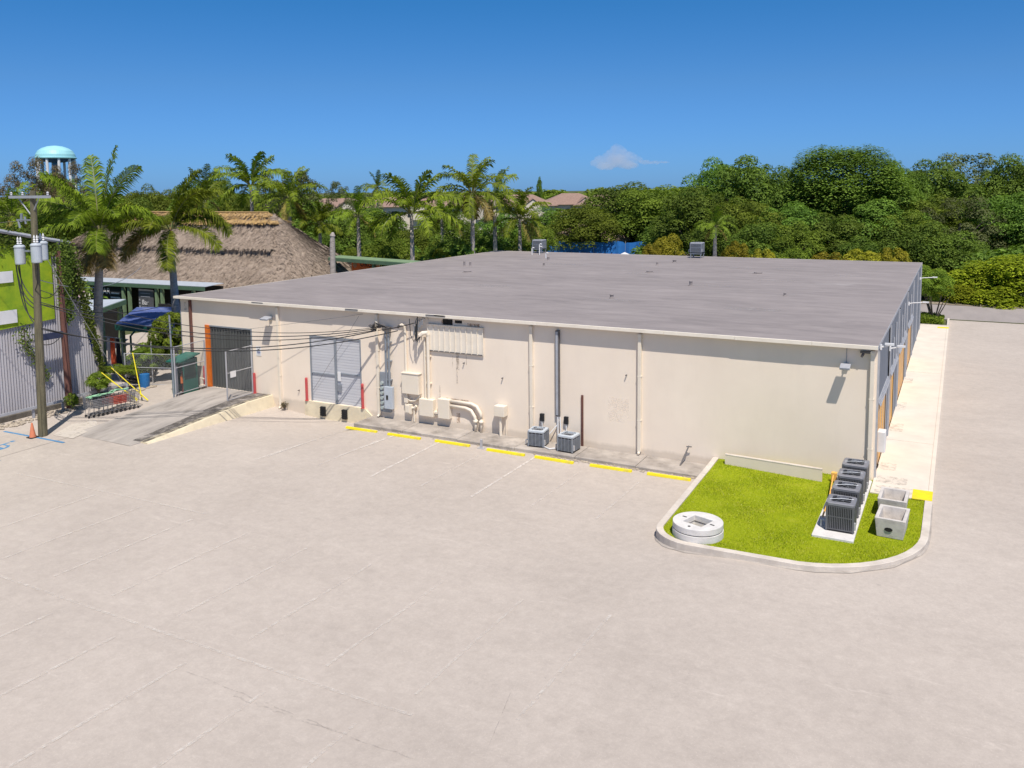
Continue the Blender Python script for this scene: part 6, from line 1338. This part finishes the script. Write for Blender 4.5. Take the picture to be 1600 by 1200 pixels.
# ------------------------------------------------------------------ distant wood
rs = np.random.RandomState(77); Vs = []
for i in range(230):
    az = math.radians(rs.uniform(-72, 14)); dist = rs.uniform(190, 520) if i % 3 else rs.uniform(150, 230); x = 2.6 + dist * math.sin(az); y = -35 + dist * math.cos(az)
    if x > -45 and dist < 200: continue
    if -.85 < az < -.22 and dist < 250: dist += 130; x = 2.6 + dist * math.sin(az); y = -35 + dist * math.cos(az)
    R = rs.uniform(7, 12); h = rs.uniform(10.2, 11.6) + (1.2 if az > -.42 else 0) + dist * .001; V = crown_mesh(1000 + i, 900, .10, lobes=14, lobr=(.3, .45)); V = V * np.array([R, R, h * .5]) + np.array([x, y, h * .5 - .5]); Vs.append(V)
me = npmesh('distant_wood', np.concatenate(Vs), 4); me.materials.append(M['leaf_olive']); tag(link('distant_wood', me), 'far dark green wood stretching along the horizon', 'wood', kind='stuff')
# understory mass behind the warehouse, so that no bare ground shows between trunks
rs = np.random.RandomState(78); Vs = []
for i in range(120):
    u = i / 119; x = -62 + 92 * rs.rand(); y = rs.uniform(66, 108) if x > -36 else rs.uniform(96, 125)
    if x < -36 and rs.rand() < .2: continue
    R = rs.uniform(3, 5); h = rs.uniform(3.5, 6.0); V = crown_mesh(2000 + i, 700, .085, lobes=12, lobr=(.3, .45)) * np.array([R, R, h * .5]) + np.array([x, y, h * .45 - .5]); Vs.append(V)
for i in range(110):
    x = rs.uniform(-105, -42); y = rs.uniform(36, 74)
    if (x < -49 and y < 42) or (x > -64 and y > 50): continue
    R = rs.uniform(3, 4.5); h = rs.uniform(5.0, 7.8); V = crown_mesh(3000 + i, 800, .085, lobes=12, lobr=(.3, .45)) * np.array([R, R, h * .5]) + np.array([x, y, h * .45 - .5]); Vs.append(V)
for i in range(40):
    x = rs.uniform(-100, -58); y = rs.uniform(-4, 18)
    if y < 14 and x > -62: continue
    if y > 11 and x < -60: x -= 30
    R = rs.uniform(2.5, 4); h = rs.uniform(3.5, 6.0); V = crown_mesh(4000 + i, 800, .085, lobes=12, lobr=(.3, .45)) * np.array([R, R, h * .5]) + np.array([x, y, h * .45 - .5]); Vs.append(V)
me = npmesh('undergrowth', np.concatenate(Vs), 4); me.materials.append(M['leaf_oak']); tag(link('undergrowth', me), 'dark tangled undergrowth filling the ground beneath the trees', 'undergrowth', kind='stuff')
# ------------------------------------------------------------------ cloud
scn.cycles.volume_bounces = 6; scn.cycles.max_bounces = 10
m = bpy.data.materials.new('cloud_vapour'); m.use_nodes = True; n = m.node_tree; n.nodes.remove(n.nodes['Principled BSDF'])
vol = n.nodes.new('ShaderNodeVolumePrincipled'); vol.inputs['Color'].default_value = (.97, .93, .95, 1); vol.inputs['Density'].default_value = .0045; vol.inputs['Anisotropy'].default_value = .0
n.links.new(vol.outputs[0], n.nodes['Material Output'].inputs['Volume'])
def blobs(name, spec, label):
    bm = bmesh.new()
    for x, z, r, fl in spec:
        Mx = Matrix.Translation((x, random.Random(int(x)).uniform(-30, 30), z)) @ Matrix.Diagonal((r, r, r * fl, 1)); bmesh.ops.create_icosphere(bm, subdivisions=3, radius=1, matrix=Mx)
    me = bpy.data.meshes.new(name); bm.to_mesh(me); bm.free(); me.materials.append(m); o = bpy.data.objects.new(name, me); COL.objects.link(o)
    rmod = o.modifiers.new('r', 'REMESH'); rmod.mode = 'VOXEL'; rmod.voxel_size = 5
    tx = bpy.data.textures.new('puff', 'CLOUDS'); tx.noise_scale = 34; tx.noise_depth = 3; d = o.modifiers.new('d', 'DISPLACE'); d.texture = tx; d.strength = 34; d.texture_coords = 'LOCAL'
    tag(o, label, 'cloud', kind='structure'); return o
spec = [(-165, -20, 34, .7), (-130, 5, 40, .8), (-95, -10, 46, .8), (-70, 26, 40, .9), (-40, 50, 38, .9), (-8, 72, 44, .95), (30, 62, 36, .9), (52, 40, 38, .9), (88, 30, 36, .8), (118, 8, 38, .8), (150, 0, 30, .6), (0, 0, 90, .6), (-80, -40, 80, .4), (70, -35, 80, .4), (190, -16, 40, .35), (250, -22, 50, .22), (320, -20, 50, .14)]
c1 = blobs('cloud', spec, 'single small pale lilac cumulus cloud above the trees'); 
AZ = math.atan2(-2174.35 - 2.66, 5663.94 + 35.1); c1.location = (-2174.35, 5663.94, 216); c1.rotation_euler = (0, 0, -AZ)
# ------------------------------------------------------------------ tidy: origins of top-level meshes at their base
def split_parts(o):
    me = o.data; n_ = len(me.vertices); par = list(range(n_))
    def find(a):
        while par[a] != a: par[a] = par[par[a]]; a = par[a]
        return a
    for p in me.polygons:
        v = p.vertices; r0 = find(v[0])
        for q in v[1:]: par[find(q)] = r0
    gr = {}
    for p in me.polygons: gr.setdefault(find(p.vertices[0]), []).append(p)
    if len(gr) < 2: return
    for fs in gr.values():
        idx = {}; vs = []; F = []
        for p in fs:
            f = []
            for v in p.vertices:
                if v not in idx: idx[v] = len(vs); vs.append(tuple(me.vertices[v].co))
                f.append(idx[v])
            F.append(f)
        m2 = bpy.data.meshes.new(me.name); m2.from_pydata(vs, [], F); m2.update(); m2.materials.append(me.materials[0])
        c = o.copy(); c.data = m2; COL.objects.link(c); c.parent = o.parent; c.matrix_parent_inverse = o.matrix_parent_inverse.copy()
    bpy.data.objects.remove(o)
SPLIT = {'roof_vent', 'roof_patch', 'side_downspout', 'side_conduit', 'side_pipe', 'pale_vent', 'wall_stain', 'rust_stain', 'wall_vent', 'pipe_stub', 'insulator', 'meter_glass', 'meter_ring', 'bushing', 'roof_edge_dent', 'lifting_slot', 'small_text', 'rail', 'lamp_head', 'service_valve', 'parking_line', 'faded_line', 'sidewalk_joint', 'yellow_ramp_marking'}
for o in list(COL.objects):
    if o.type == 'MESH' and o.name.split('.')[0] in SPLIT: split_parts(o)
bpy.context.view_layer.update()
for o in COL.objects:
    if 'abs' in o: del o['abs']
    if o.type == 'MESH' and o.parent is None and o.get('kind') is None and o.location.length < 1e-6:
        vs = np.empty(len(o.data.vertices) * 3, np.float32); o.data.vertices.foreach_get('co', vs); vs = vs.reshape(-1, 3)
        c = np.array([(vs[:, 0].min() + vs[:, 0].max()) / 2, (vs[:, 1].min() + vs[:, 1].max()) / 2, vs[:, 2].min()]); o.data.vertices.foreach_set('co', (vs - c).reshape(-1)); o.data.update(); o.location = c.tolist()
